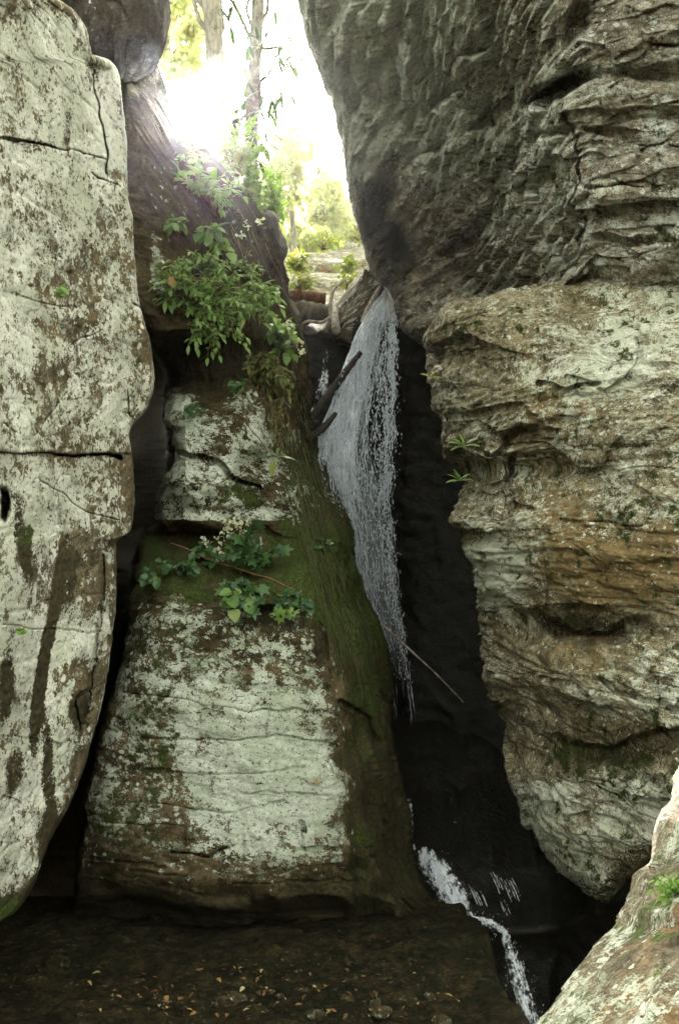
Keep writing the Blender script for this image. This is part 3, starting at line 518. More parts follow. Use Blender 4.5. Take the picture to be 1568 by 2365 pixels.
def bulge_paint(px, py, d, N):
    A = base_paint(px); n = fbm(px / 110, py / 110, px * 0, 4, 161); n2 = fbm(px / 40, py / 40, px * 0, 3, 163)
    A['lich'] = 0.42 + 0.2 * n + 0.18 * n2 + 0.22 * blob(px, py, 1400, 820, 180, 90) - 0.22 * blob(px, py, 1420, 1330, 150, 110) + 0.45 * blob(px, py, 1140, 1330, 60, 90, -10) + 0.2 * blob(px, py, 1210, 1230, 50, 70) + 0.12 * blob(px, py, 1480, 1580, 140, 70) + 0.22 * sstep(1760, 1850, py) - 0.2 * blob(px, py, 1280, 1500, 120, 40) - 0.25 * blob(px, py, 1430, 1720, 140, 50)
    A['lich'] += 0.1 * sstep(1300, 1450, px) * sstep(1250, 1000, py) - 0.15 * blob(px, py, 1100, 780, 120, 60)
    A['rust'] = np.clip(0.22 + 0.3 * n2 + 0.6 * blob(px, py, 1440, 1310, 170, 120) + 0.5 * blob(px, py, 1280, 900, 90, 130) + 0.4 * blob(px, py, 1250, 1150, 120, 120) + .3 * blob(px, py, 1400, 1520, 120, 60), 0, 1) * (1 - 0.7 * sstep(1700, 1820, py))
    A['moss'] = np.clip(0.28 + 0.2 * n + 0.2 * blob(px, py, 1060, 760, 80, 60) + 0.3 * blob(px, py, 1480, 1800, 120, 60) + 0.25 * blob(px, py, 1300, 1740, 100, 30), 0, 0.5)
    s = 0.75 * blob(px, py, 1330, 1450, 120, 22, 6) + 0.6 * blob(px, py, 1420, 1735, 140, 26) + 0.4 * blob(px, py, 1200, 1005, 55, 20) + 0.75 * sstep(2000, 2100, py - 0.3 * (1380 - px)) + 0.7 * blob(px, py, 1480, 2010, 90, 60) + 0.35 * sstep(40, 0, px - np.interp(py, [830, 1060, 1090, 1300, 1600, 1900, 2050], [986, 1005, 1050, 1070, 1130, 1220, 1310])) * sstep(1500, 1600, py)  # shade painted along the overhung creases and the underside
    A['stain_shade'] = np.clip(s, 0, 1)
    return A
o = rock('bulging_wall', rows, (6, 10, 8, 14, 34, 60, 70, 110, 90, 34), 2.2, bulge_disp, M_bulge, bulge_paint, bulge_push, bulge_angle)
tag(o, 'bulging ochre and pale lichened rock wall right of the dark gap', 'rock wall')

# ------------------------------------------------------------------ near boulder in the lower right corner
spec = [(1640, 1640, 2.7), (1740, 1590, 2.6), (1800, 1566, 2.55), (1865, 1546, 2.5), (1898, 1520, 2.45), (1960, 1512, 2.4), (1995, 1506, 2.35), (2030, 1470, 2.3), (2060, 1462, 2.3), (2105, 1440, 2.25), (2135, 1432, 2.25), (2170, 1400, 2.2), (2210, 1368, 2.15), (2260, 1330, 2.1), (2310, 1296, 2.05), (2365, 1258, 2.0), (2480, 1170, 1.95), (2700, 1020, 1.9)]
rows = []
for py, c, d0 in spec:
    rows.append([(c + 160, py, d0 + 1.6), (c + 12, py, d0 + 0.6), (c, py, d0 + 0.2), (c + 10, py, d0 + 0.03), (c + 60, py, d0 - 0.15), (c + 150, py, d0 - 0.3), (c + 300, py, d0 - 0.45), (c + 520, py, d0 - 0.55), (c + 800, py, d0 - 0.6)])
def fore_disp(u, v, w_, px, py):
    u, v, w_ = u * 2.5, v * 2.5, w_ * 2.5
    return 0.55 * 0.03 * fbm(u * 2, v * 2, w_, 3, 171) + 0.012 * fbm(u * 8, v * 8, w_, 4, 172) + 0.02 * facets((u + v) * 1.6, (v - u) * 2.4, 173) + 0.004 * facets(u * 12, v * 12, 174) + 0.003 * fbm(u * 28, v * 28, w_, 3, 175)
def fore_paint(px, py, d, N):
    n = fbm(px / 70, py / 70, px * 0, 3, 181)
    A = base_paint(px, lich=0.66, rust=0.2); A['lich'] = 0.45 + 0.18 * n - 0.25 * blob(px, py, 1500, 2200, 90, 40, -20) + 0.1 * sstep(2250, 2400, py)
    A['moss'] = 0.25 + 0.2 * n + 0.35 * blob(px, py, 1500, 2160, 90, 18, 10) + 0.3 * blob(px, py, 1540, 2050, 60, 60) + 0.3 * blob(px, py, 1380, 2300, 60, 14)
    A['stain_shade'] = 0.15 + 0.2 * blob(px, py, 1520, 2140, 60, 30)
    return A
o = rock('foreground_boulder', rows, (6, 8, 6, 8, 26, 44, 50, 30, 14), 3, fore_disp, M_fore, fore_paint, None, None, (1850, 2500, 3.4))
tag(o, 'near boulder with round white lichen spots and moss in the lower right corner', 'boulder')

# ------------------------------------------------------------------ terrain: ravine wall, stream bed, ledge, hillside, ground
def wet_disp(u, v, w_, px, py): return 0.16 * fbm(u, v, w_, 4, 201) + 0.14 * blocks(u, v, w_, 202, 0.9, 1.8) + 0.05 * fbm(u * 5, v * 6, w_, 4, 205)
def wet_paint(px, py, d, N): return base_paint(px, lich=0.1, moss=0.1)
rows = [[(480, 640, 15), (520, 700, 14), (640, 700, 13.2), (700, 715, 12.6), (760, 725, 12.4), (830, 735, 12.2), (880, 700, 12.3), (930, 690, 12.2), (1100, 690, 12.2), (1300, 690, 12.5)],
        [(480, 680, 14), (540, 730, 13), (650, 740, 12.2), (705, 755, 12.0), (765, 765, 12.0), (830, 775, 11.9), (880, 730, 12.0), (930, 720, 12.0), (1100, 720, 12.0), (1300, 720, 12)]]
for py, dd in [(900, 11.9), (1100, 11.8), (1400, 11.6), (1700, 11.3), (1900, 11.2), (2200, 11.2), (2600, 11)]:
    rows.append([(480, py, dd), (560, py, dd - .2), (650, py, dd), (710, py, dd), (780, py, dd + .15), (850, py, dd + .3), (900, py, dd + .3), (960, py, dd), (1100, py, dd - .3), (1350, py, dd - 1.2)])
o = rock('ravine_wall', rows, (6, 10, 12, 14, 14, 12, 12, 20, 16), 5, wet_disp, M_wet_shade, wet_paint); tag(o, kind='structure')
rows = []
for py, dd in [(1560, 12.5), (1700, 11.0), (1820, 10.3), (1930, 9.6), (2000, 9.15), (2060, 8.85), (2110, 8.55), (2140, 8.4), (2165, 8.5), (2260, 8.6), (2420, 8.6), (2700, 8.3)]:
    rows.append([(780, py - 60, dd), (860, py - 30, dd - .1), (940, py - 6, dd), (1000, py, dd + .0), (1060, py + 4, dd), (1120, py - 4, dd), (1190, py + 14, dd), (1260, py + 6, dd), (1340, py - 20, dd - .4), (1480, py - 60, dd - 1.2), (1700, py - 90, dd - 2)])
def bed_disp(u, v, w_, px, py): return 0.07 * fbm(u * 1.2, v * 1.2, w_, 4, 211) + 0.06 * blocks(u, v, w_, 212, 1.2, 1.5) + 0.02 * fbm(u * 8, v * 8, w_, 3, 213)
o = rock('stream_bed', rows, (8, 12, 14, 16, 16, 16, 16, 12, 12, 10), 4, bed_disp, M_wet_shade, wet_paint); tag(o, kind='structure')

def terrain(name, X, Y, Z, mat, paint, amp=0.0):
    co = np.stack([X, Y, Z], -1); nv, nu = X.shape
    A = paint(X, Y); A['tc'] = np.stack([X, Y, Z], -1).reshape(-1, 3)
    A = {k: (v if k == 'tc' else v.ravel()) for k, v in A.items()}
    return mesh_obj(name, co, gridfaces(nv, nu), mat, attrs=A)
# leaf-littered ledge where the photographer stands
gx, gy = np.meshgrid(np.linspace(-6, 1.75, 420), np.linspace(0, 8.6, 420))
gy = gy + 0 * gx
lim = 0.98 + 0.06 * vnoise(gy * 2, gy * 0, gy * 0, 221) + 0.10 * np.clip(5.5 - gy, 0, 4)
gz = -0.20 + 0.03 * fbm(gx * .8, gy * .8, gx * 0, 3, 222) + 0.035 * fbm(gx * 3, gy * 3, gx * 0, 4, 223) + 0.02 * fbm(gx * 12, gy * 12, gx * 0, 3, 224) + 0.05 * facets(gx * 2.2, gy * 2.2, 225) + .025 * facets(gx * 6, gy * 6, 226) + .10 * sstep(6.0, 7.4, gy) + 0.10 * sstep(7, 8.3, gy) * 0
gz = gz - 2.9 * sstep(0.0, 0.35, gx - lim)
o = terrain('ledge_ground', gx, gy, gz, M_soil, lambda X, Y: {**base_paint(X, rust=0.2), 'lich': .2 + .25 * fbm(X * 1.5, Y * 1.5, X * 0, 3, 227), 'moss': .34 + .3 * fbm(X, Y, X * 0, 3, 228)}); tag(o, kind='structure')
gx, gy = np.meshgrid(np.concatenate([np.linspace(-1500, -20, 14), np.linspace(-18, 18, 60), np.linspace(20, 1500, 14)]), np.concatenate([np.linspace(-1500, -20, 14), np.linspace(-18, 9, 50), np.linspace(10, 1500, 20)]))
gz = -3.2 + 0.12 * fbm(gx * .4, gy * .4, gx * 0, 3, 231)
o = terrain('ground', gx, gy, gz, M_soil, lambda X, Y: base_paint(X, lich=0.2, moss=0.4)); tag(o, kind='structure')
# hillside beyond the gap
M_hill = rock_mat('hillside litter and rock', (0.10, 0.085, 0.05), (0.24, 0.21, 0.15), lich1=(0.4, 0.4, 0.34), lich2=(0.22, 0.22, 0.13), bump=0.8, lscale=3, moss=(0.10, 0.13, 0.03))
rows = []
for py, dd in [(900, 12.9), (770, 13.2), (720, 13.8), (690, 15), (650, 17.5), (615, 20), (585, 24), (562, 30), (548, 42), (540, 70)]:
    rows.append([(-900, py - 260, dd), (-200, py - 200, dd), (300, py - 150, dd), (480, py - 110 + 30, dd), (600, py - 25, dd), (700, py + 0, dd), (780, py, dd), (860, py - 6, dd), (1000, py - 60, dd), (1500, py - 150, dd), (2400, py - 250, dd)])
G = loft(rows, (10, 12, 14, 20, 30, 34, 34, 20, 14, 10), 2.5)
W = P3(G[..., 0], G[..., 1], G[..., 2]); Nn = normals(W)
W = W + Nn * (0.25 * fbm(W[..., 0] * .5, W[..., 1] * .5, W[..., 2] * .5, 4, 241) + 0.28 * blocks(W[..., 0], W[..., 2] + .2 * W[..., 1], W[..., 1], 242, .35, 1.1))[..., None]
A = base_paint(G[..., 0], lich=0.5, rust=0.3); A['moss'] = 0.35 + 0.3 * fbm(W[..., 0] * .6, W[..., 1] * .6, W[..., 2] * .6, 3, 243) - 0.5 * blob(G[..., 0], G[..., 1], 765, 640, 80, 50)
A = {k: v.ravel() for k, v in A.items()}; A['tc'] = W.reshape(-1, 3)
o = mesh_obj('hillside', W, gridfaces(*W.shape[:2]), M_hill, attrs=A); tag(o, kind='structure')

rows = []
for py, l, r_ in [(2172, 345, 505), (2178, 330, 530), (2192, 318, 545), (2210, 315, 548), (2228, 330, 535), (2245, 350, 510)]:
    m = (l + r_) / 2; q = 1.80 / ((py - 1182.5) * K * CP - SP); hh = .11 if 2175 < py < 2225 else -.04
    rows.append([(l, py, q + .35), (l + 6, py, q + .02), (l + (m - l) * .6, py, q - hh), (m, py, q - 1.2 * hh), (m + (r_ - m) * .5, py, q - hh), (r_ - 6, py, q + .02), (r_, py, q + .35)])
o = rock('low_stone', rows, (4, 14, 20, 20, 14, 4), 2.5, lambda u, v, w_, px, py: 0.05 * fbm(u * 3, v * 3, w_, 3, 271) + .03 * facets(u * 4, v * 5, 272), M_butt, lambda px, py, d, N: {**base_paint(px, stain_shade=.35, moss=.3), 'lich': .05 + .33 * blob(px, py, 370, 2195, 34, 16) + .33 * blob(px, py, 450, 2208, 38, 18) + .3 * blob(px, py, 500, 2208, 28, 14)})
tag(o, 'low flat stone with grey green lichen patches on the dark ledge floor', 'stone')

# ------------------------------------------------------------------ wedged boulder, rock knob
rows = []
for py, l, r_ in [(624, 846, 856), (634, 832, 872), (652, 812, 887), (680, 790, 890), (705, 772, 872), (735, 760, 850), (755, 762, 828), (775, 778, 812), (790, 785, 800)]:
    m = (l + r_) / 2
    rows.append([(l + 8, py, 13.2), (l, py, 12.1), (l + (m - l) * .45, py, 11.6), (m, py, 11.4), (m + (r_ - m) * .5, py, 11.35), (r_, py, 11.8), (r_ - 8, py, 13)])
def wb_ang(px, py): a = R(-42); return px * math.cos(a) + py * math.sin(a), -px * math.sin(a) + py * math.cos(a)
o = rock('wedged_boulder', rows, (6, 12, 16, 16, 12, 8), 2.5, lambda u, v, w_, px, py: 0.10 * fbm(u * 2, v * 2, w_, 3, 251) + 0.06 * fbm(u * 2, v * 14, w_, 3, 252) + .05 * blocks(u, v, w_, 253, 2, 6), M_fallrock, lambda px, py, d, N: base_paint(px, lich=0.38, moss=0.15, stain_shade=0.1), None, wb_ang)
tag(o, 'grey tilted boulder wedged at the head of the waterfall', 'boulder')
rows = []
for py, l, r_ in [(492, 590, 612), (502, 570, 634), (520, 560, 643), (550, 555, 652), (580, 560, 657), (610, 570, 650), (640, 590, 640), (655, 605, 628)]:
    m = (l + r_) / 2
    rows.append([(l, py, 11.2), (l + 4, py, 10.3), (m, py, 10.15), (m + (r_ - m) * .6, py, 10.3), (r_, py, 10.8), (r_ - 8, py, 12)])
o = rock('rock_knob', rows, (6, 12, 12, 12, 8), 3, lambda u, v, w_, px, py: 0.10 * fbm(u * 3, v * 3, w_, 4, 261), M_hood, lambda px, py, d, N: base_paint(px, lich=0.1, moss=0.25, rust=0.5))
tag(o, 'round dark brown rock knob jutting out of the buttress edge under the trees', 'rock')

# ------------------------------------------------------------------ tubes, leaves, plants
def tube(pts, rad, n=7, rough=0.0, seed=0):
    pts = np.array(pts, float); rad = np.broadcast_to(np.asarray(rad, float), (len(pts),))
    T = np.gradient(pts, axis=0); T /= np.linalg.norm(T, axis=1, keepdims=True) + 1e-9
    a = np.array([0, 0, 1.0]) if abs(T[0][2]) < 0.9 else np.array([1.0, 0, 0])
    co = []
    u = np.cross(T[0], a); u /= np.linalg.norm(u)
    for i in range(len(pts)):
        u = u - T[i] * (u @ T[i]); u /= np.linalg.norm(u) + 1e-9; v = np.cross(T[i], u)
        th = np.linspace(0, 2 * np.pi, n, endpoint=False)
        rr = rad[i] * (1 + rough * np.array([math.sin(3 * t + i * 1.7 + seed) * .5 + math.sin(5 * t - i * 2.3 + seed) * .5 for t in th]))
        co.append(pts[i] + (np.cos(th) * rr)[:, None] * u + (np.sin(th) * rr)[:, None] * v)
    co = np.vstack(co); F = []
    for i in range(len(pts) - 1):
        for j in range(n): F.append((i * n + j, i * n + (j + 1) % n, (i + 1) * n + (j + 1) % n, (i + 1) * n + j))
    k = len(co); co = np.vstack([co, pts[0], pts[-1]]); m = (len(pts) - 1) * n
    for j in range(0, n): F.append((k, (j + 1) % n, j, j)); F.append((k + 1, m + j, m + (j + 1) % n, m + (j + 1) % n))
    return co, [f for f in F]
class Mesher:
    def __init__(s): s.co = []; s.q = []; s.tq = []; s.n = 0
    def add(s, co, F):
        for f in F:
            g = tuple(dict.fromkeys(f))
            s.q.append(tuple(i + s.n for i in g))
        s.co.append(np.asarray(co)); s.n += len(co)
    def tube(s, pts, rad, n=7, rough=0.0, seed=0): s.add(*tube(pts, rad, n, rough, seed))
    def build(s, name, mat, parent=None, smooth=True):
        me = bpy.data.meshes.new(name); co = np.vstack(s.co); me.from_pydata(co.tolist(), [], s.q); me.update()
        if smooth: me.polygons.foreach_set('use_smooth', np.ones(len(me.polygons), dtype=bool))
        me.materials.append(mat); o = bpy.data.objects.new(name, me); COL.objects.link(o)
        if parent is not None: o.parent = parent; o.matrix_parent_inverse = Matrix.Translation(-parent.location)
        return o
def curve(a, b, sag=0.0, n=10, wob=0.0, seed=0):
    a, b = np.array(a, float), np.array(b, float); t = np.linspace(0, 1, n)[:, None]
    r = np.random.default_rng(seed); ph = r.uniform(0, 6, 3); L = np.linalg.norm(b - a)
    p = a + (b - a) * t; p[:, 2] += (sag * 4 * t * (1 - t))[:, 0]
    e = np.sin(np.pi * t) if wob else 0
    if wob: p = p + wob * L * e * np.stack([np.sin(ph[0] + 7 * t[:, 0]), np.sin(ph[1] + 5 * t[:, 0]), np.sin(ph[2] + 6 * t[:, 0])], -1)
    return p
# leaf outlines (x along leaf, half width)
SHAPES = {'lance': [(0, 0.0), (0.2, 0.13), (0.5, 0.19), (0.8, 0.11), (1.0, 0.0)],
          'broad': [(0, 0.0), (0.15, 0.24), (0.4, 0.33), (0.75, 0.2), (1.0, 0.0)],
          'strap': [(0, 0.02), (0.3, 0.11), (0.6, 0.13), (0.9, 0.08), (1.0, 0.0)],
          'round': [(0, 0.1), (0.1, 0.42), (0.45, 0.5), (0.8, 0.28), (1.0, 0.0)],
          'blade': [(0, 0.02), (0.3, 0.035), (0.7, 0.025), (0.9, 0.015), (1.0, 0.0)],
          'needle': [(0, 0.05), (0.5, 0.09), (1.0, 0.0)]}
def leaves(P, D, U, L, shape='lance', curl=0.25, fold=0.3):
    """vectorised leaves: base points, directions, up hints, lengths -> one mesh of separate folded blades"""
    P, D, U, L = map(np.asarray, (P, D, U, L)); D = D / (np.linalg.norm(D, axis=1, keepdims=True) + 1e-9)
    S = np.cross(D, U); S /= np.linalg.norm(S, axis=1, keepdims=True) + 1e-9; N = np.cross(S, D)
    prof = SHAPES[shape]; n = len(P); m = len(prof); co = np.zeros((n, m, 3, 3))
    for i, (t, h) in enumerate(prof):
        c = P + D * (L * t)[:, None] - N * (L * curl * t * t)[:, None]
        co[:, i, 1] = c
        co[:, i, 0] = c + S * (L * h)[:, None] + N * (L * h * fold)[:, None]
        co[:, i, 2] = c - S * (L * h)[:, None] + N * (L * h * fold)[:, None]
    F = []
    for i in range(m - 1):
        a = i * 3; b = a + 3; F += [(a, a + 1, b + 1, b), (a + 1, a + 2, b + 2, b + 1)]
    F = np.array(F)[None] + (np.arange(n) * m * 3)[:, None, None]
    return co.reshape(-1, 3), F.reshape(-1, 4)
def leaf_obj(name, P, D, U, L, mat, parent, shape='lance', curl=0.25, fold=0.3):
    co, F = leaves(P, D, U, L, shape, curl, fold)
    o = mesh_obj(name, co, F, mat)
    if parent is not None: o.parent = parent; o.matrix_parent_inverse = Matrix.Translation(-parent.location)
    return o
def maple(P, D, U, L, name, mat, parent, lobes=5):
    """lobed leaves as flat fans slightly cupped"""
    P, D, U, L = map(np.asarray, (P, D, U, L)); D = D / np.linalg.norm(D, axis=1, keepdims=True); S = np.cross(D, U); S /= np.linalg.norm(S, axis=1, keepdims=True) + 1e-9; N = np.cross(S, D)
    m = 2 * lobes + 1; ang = np.linspace(-2.5, 2.5, m); rad = np.array([0.38 if i % 2 == 0 else (0.62 if i in (1, m - 2) else 0.5 + 0.0) for i in range(m)]); rad = np.where(np.arange(m) % 2 == 1, 0.58 + 0.12 * np.cos(ang), 0.36)
    rad[m // 2 if (m // 2) % 2 else m // 2] = max(rad[m // 2], 0.5)
    n = len(P); co = np.zeros((n, m + 1, 3)); C = P + D * (L * 0.35)[:, None]; co[:, 0] = C
    for i in range(m):
        co[:, i + 1] = C + D * (L * rad[i] * math.cos(ang[i]))[:, None] + S * (L * rad[i] * math.sin(ang[i]))[:, None] - N * (L * rad[i] * 0.22)[:, None]
    F = np.array([(0, i + 1, i + 2) for i in range(m - 1)])[None] + (np.arange(n) * (m + 1))[:, None, None]
    o = mesh_obj(name, co, F.reshape(-1, 3), mat, nloop=3)
    if parent is not None: o.parent = parent; o.matrix_parent_inverse = Matrix.Translation(-parent.location)
    return o

ML_fern = leaf_mat('bright shrub leaf', (0.10, 0.20, 0.05), (0.19, 0.31, 0.08), (0.30, 0.36, 0.12))
ML_dark = leaf_mat('dark ledge leaf', (0.028, 0.07, 0.022), (0.055, 0.12, 0.038), (0.11, 0.17, 0.05), trans=0.3, rough=0.35)
ML_rhod = leaf_mat('rhododendron leaf', (0.018, 0.04, 0.014), (0.035, 0.07, 0.02), (0.07, 0.1, 0.03), trans=0.25, rough=0.35)
ML_yel = leaf_mat('yellow green tree leaf', (0.13, 0.19, 0.03), (0.22, 0.26, 0.05), (0.36, 0.24, 0.08), trans=0.5)
ML_pale = leaf_mat('leaf paled for backlight', (0.42, 0.46, 0.30), (0.54, 0.56, 0.38), (0.58, 0.48, 0.34), trans=0.6)  # leaf colour paled to paint in backlight and overexposure
ML_vine = leaf_mat('olive trailing leaf', (0.06, 0.085, 0.016), (0.11, 0.13, 0.025), (0.2, 0.14, 0.04), trans=0.4)
ML_moss = leaf_mat('olive moss strand', (0.045, 0.048, 0.014), (0.07, 0.068, 0.02), (0.12, 0.10, 0.03), trans=0.2)
ML_dry = leaf_mat('fallen dry leaf', (0.26, 0.11, 0.035), (0.40, 0.24, 0.09), (0.5, 0.42, 0.12), trans=0.2)
ML_straw = leaf_mat('straw coloured root', (0.10, 0.09, 0.03), (0.17, 0.16, 0.05), (0.28, 0.22, 0.1), trans=0.2)
ML_flow = leaf_mat('white flower', (0.55, 0.55, 0.45), (0.65, 0.66, 0.55), (0.5, 0.5, 0.3), trans=0.4)
MB_pale = bark_mat('pale grey bark', (0.16, 0.145, 0.115), (0.30, 0.275, 0.22))
MB_dark = bark_mat('dark mottled bark', (0.06, 0.05, 0.035), (0.17, 0.15, 0.11))
MB_twig = bark_mat('brown twig', (0.09, 0.05, 0.025), (0.16, 0.10, 0.05), 20)
MB_red = bark_mat('red brown rotten wood', (0.09, 0.04, 0.02), (0.19, 0.09, 0.045), 8)
MB_drift = bark_mat('bleached driftwood', (0.16, 0.13, 0.10), (0.42, 0.37, 0.31), 8)
MB_wetlog = bark_mat('wet black log', (0.010, 0.008, 0.005), (0.035, 0.027, 0.018), 8)

def shoots(base, tips, lmat, label, name='leafy_shrub', cat='shrub', group=None, leafL=(0.07, 0.12), per=10, shape='lance', sag=0.05, stem=0.006, spread=0.7, wob=0.06, seed=0, leafname='foliage', mapleleaf=False, up=(0, -0.5, 0.85), curl=0.25, smat=None, from_=0.25):
    r = np.random.default_rng(seed); root = empty(name, base); ms = Mesher(); P, D, U, L = [], [], [], []
    for k, tp in enumerate(tips):
        c = curve(base, tp, sag, 9, wob, seed * 31 + k); ms.tube(c, np.linspace(stem, stem * .4, 9), 5)
        d = np.array(tp) - np.array(base); Lg = np.linalg.norm(d)
        for i in range(per):
            t = from_ + (1 - from_) * (i + r.uniform(0, .6)) / per; t = min(t, 1); j = t * 8; a = int(min(j, 7)); f = j - a; p = c[a] * (1 - f) + c[a + 1] * f
            dv = (c[a + 1] - c[a]); dv = dv / (np.linalg.norm(dv) + 1e-9); q = r.normal(size=3); q[2] *= .5; q = q / np.linalg.norm(q)
            dd = dv * (0.5) + q * spread + np.array([0, -0.15, -0.12]); P.append(p); D.append(dd); U.append(np.array(up) + r.normal(size=3) * .3); L.append(r.uniform(*leafL))
        P.append(c[-1]); D.append(c[-1] - c[-2] + r.normal(size=3) * .02); U.append(up); L.append(leafL[1])
    ms.build('stem', smat or MB_twig, root)
    if mapleleaf: maple(P, D, U, L, leafname, lmat, root)
    else: leaf_obj(leafname, P, D, U, L, lmat, root, shape, curl)
    tag(root, label, cat, group); return root
def around(px, py, d, n, rx, ry, rd, seed):
    r = np.random.default_rng(seed); out = []
    while len(out) < n:
        a, b, c = r.uniform(-1, 1, 3)
        if a * a + b * b < 1: out.append(P3(px + a * rx, py + b * ry, d + c * rd).tolist())
    return out

# ------------------------------------------------------------------ shrubs of the upper ledge
G1 = 'leafy shrubs growing on the buttress ledge'
def sh(base, tips, *a, **k): return shoots(tuple(P3(*base).tolist()), tips, *a, **k)
sh((470, 720, 8.25), around(510, 695, 7.9, 44, 95, 95, .25, 1), ML_fern, 'largest bright green leafy shrub in the middle of the buttress ledge', group=G1, per=26, seed=1, leafL=(.035, .075), sag=.06)
sh((400, 690, 8.25), around(402, 650, 7.95, 22, 50, 55, .2, 2), ML_fern, 'small green shrub at the left end of the leafy ledge by the pale wall', group=G1, per=9, seed=2, leafL=(.06, .1))
sh((590, 730, 8.5), around(600, 700, 8.2, 24, 60, 55, .2, 3), ML_fern, 'drooping green shrub on the right side of the leafy ledge', group=G1, per=11, seed=3, leafL=(.06, .11), sag=.1)
sh((480, 770, 8.2), around(500, 790, 7.85, 16, 75, 38, .15, 4), ML_fern, 'green sprig hanging below the largest ledge shrub over the dark hollow', group=G1, per=10, seed=4, leafL=(.045, .085), shape='lance', sag=.08)
sh((640, 790, 9.0), around(650, 790, 8.7, 12, 40, 45, .2, 5), ML_fern, 'green plant with white flower heads at the right tip of the ledge', name='flowering_plant', cat='plant', per=8, seed=5, leafL=(.07, .11), shape='broad')
sh((600, 830, 8.55), around(615, 880, 8.2, 34, 62, 62, .15, 6), ML_vine, 'olive green trailing plants tumbling below the ledge shrubs', name='trailing_plant', cat='plant', per=16, seed=6, leafL=(.04, .08), sag=.05)
sh((640, 930, 8.2), around(650, 990, 8.0, 14, 26, 70, .12, 7), ML_vine, 'thin olive trailing plant hanging down the mossy ridge beside the falls', name='trailing_plant', cat='plant', per=12, seed=7, leafL=(.025, .05))
sh((505, 560, 8.9), around(500, 550, 8.7, 8, 50, 45, .15, 8), ML_fern, 'young sapling with broad light green leaves above the ledge shrubs', name='sapling', cat='sapling', per=5, seed=8, leafL=(.08, .15), shape='broad', from_=.5)
sh((385, 530, 8.8), around(400, 520, 8.7, 5, 26, 14, .1, 9), ML_fern, 'little bright green seedling against the dark rock above the ledge', name='seedling', cat='seedling', per=5, seed=9, leafL=(.08, .12), shape='broad', from_=.4)
sh((500, 500, 9.2), around(450, 410, 9.1, 10, 50, 30, .15, 10), ML_fern, 'slender sapling with light leaves just below the sun', name='sapling', cat='sapling', per=6, seed=10, leafL=(.07, .12), shape='broad', from_=.5)
sh((455, 640, 8.4), around(470, 610, 8.15, 26, 80, 35, .15, 11), ML_fern, 'fine leaved green shrub rising behind the largest ledge shrub', group=G1, per=16, seed=11, leafL=(.04, .08))
sh((560, 640, 9.0), around(560, 620, 8.8, 16, 50, 45, .2, 12), ML_fern, 'scattered small green plant on the dark flank above the drooping shrub', name='trailing_plant', cat='plant', per=9, seed=12, leafL=(.03, .07))
sh((480, 470, 9.3), around(500, 440, 9.15, 26, 70, 50, .15, 13), ML_fern, 'feathery pale green growth on the upper slope under the dark trunk', name='trailing_plant', cat='plant', per=14, seed=13, leafL=(.04, .09))
sh((430, 380, 9.4), around(440, 350, 9.25, 14, 45, 40, .15, 14), ML_fern, 'thin hazy sprigs on the slope directly beneath the sun', name='trailing_plant', cat='plant', per=10, seed=14, leafL=(.04, .08))
# brush around the dark trunk
G2 = 'brush below the dark tree trunk'
for k, (x, y, d, rx, ry, n, lab) in enumerate([(545, 330, 10.9, 60, 75, 50, 'hazy green brush between the two trunks beside the sun'), (565, 430, 10.5, 50, 60, 40, 'green brush at the foot of the dark trunk'),
                                               (625, 450, 12.2, 35, 70, 36, 'broad-leaved green bush right of the dark trunk'), (520, 250, 11.4, 40, 50, 16, 'sparse dark twigs crossing behind the trunks')]):
    sh((x, y + ry + 10, d + .1), around(x, y, d, n, rx, ry, .4, 20 + k), ML_rhod if k in (3,) else ML_fern, lab, group=G2, per=14, seed=20 + k, leafL=(.07, .14), name='woodland_shrub', wob=.1, sag=.05)

# hillside shrubs
G3 = 'yellow green shrubs on the far hillside'
for k, (x, y, d, rx, ry, n, lab) in enumerate([(690, 610, 14.5, 40, 30, 26, 'yellow green shrub left of the pale ledges on the hillside'), (690, 655, 13.6, 45, 22, 26, 'low shrub right behind the red rotten log'), (800, 610, 15, 36, 22, 18, 'leafy shrub in front of the pale ledges near the cliff edge'),
                                               (745, 560, 20, 60, 18, 26, 'brownish green shrub above the pale ledges'), (640, 570, 15, 26, 60, 26, 'tall bush beside the round rock knob'), (800, 650, 14.2, 30, 16, 14, 'small shrub behind the wedged boulder'), (820, 545, 22, 40, 16, 20, 'shrub on the skyline touching the overhanging cliff')]):
    sh((x, y + ry, d + .1), around(x, y, d, n, rx, ry, .4, 40 + k), ML_yel, lab, group=G3, per=12, seed=40 + k, leafL=(.07, .13), name='hillside_shrub', wob=.08)

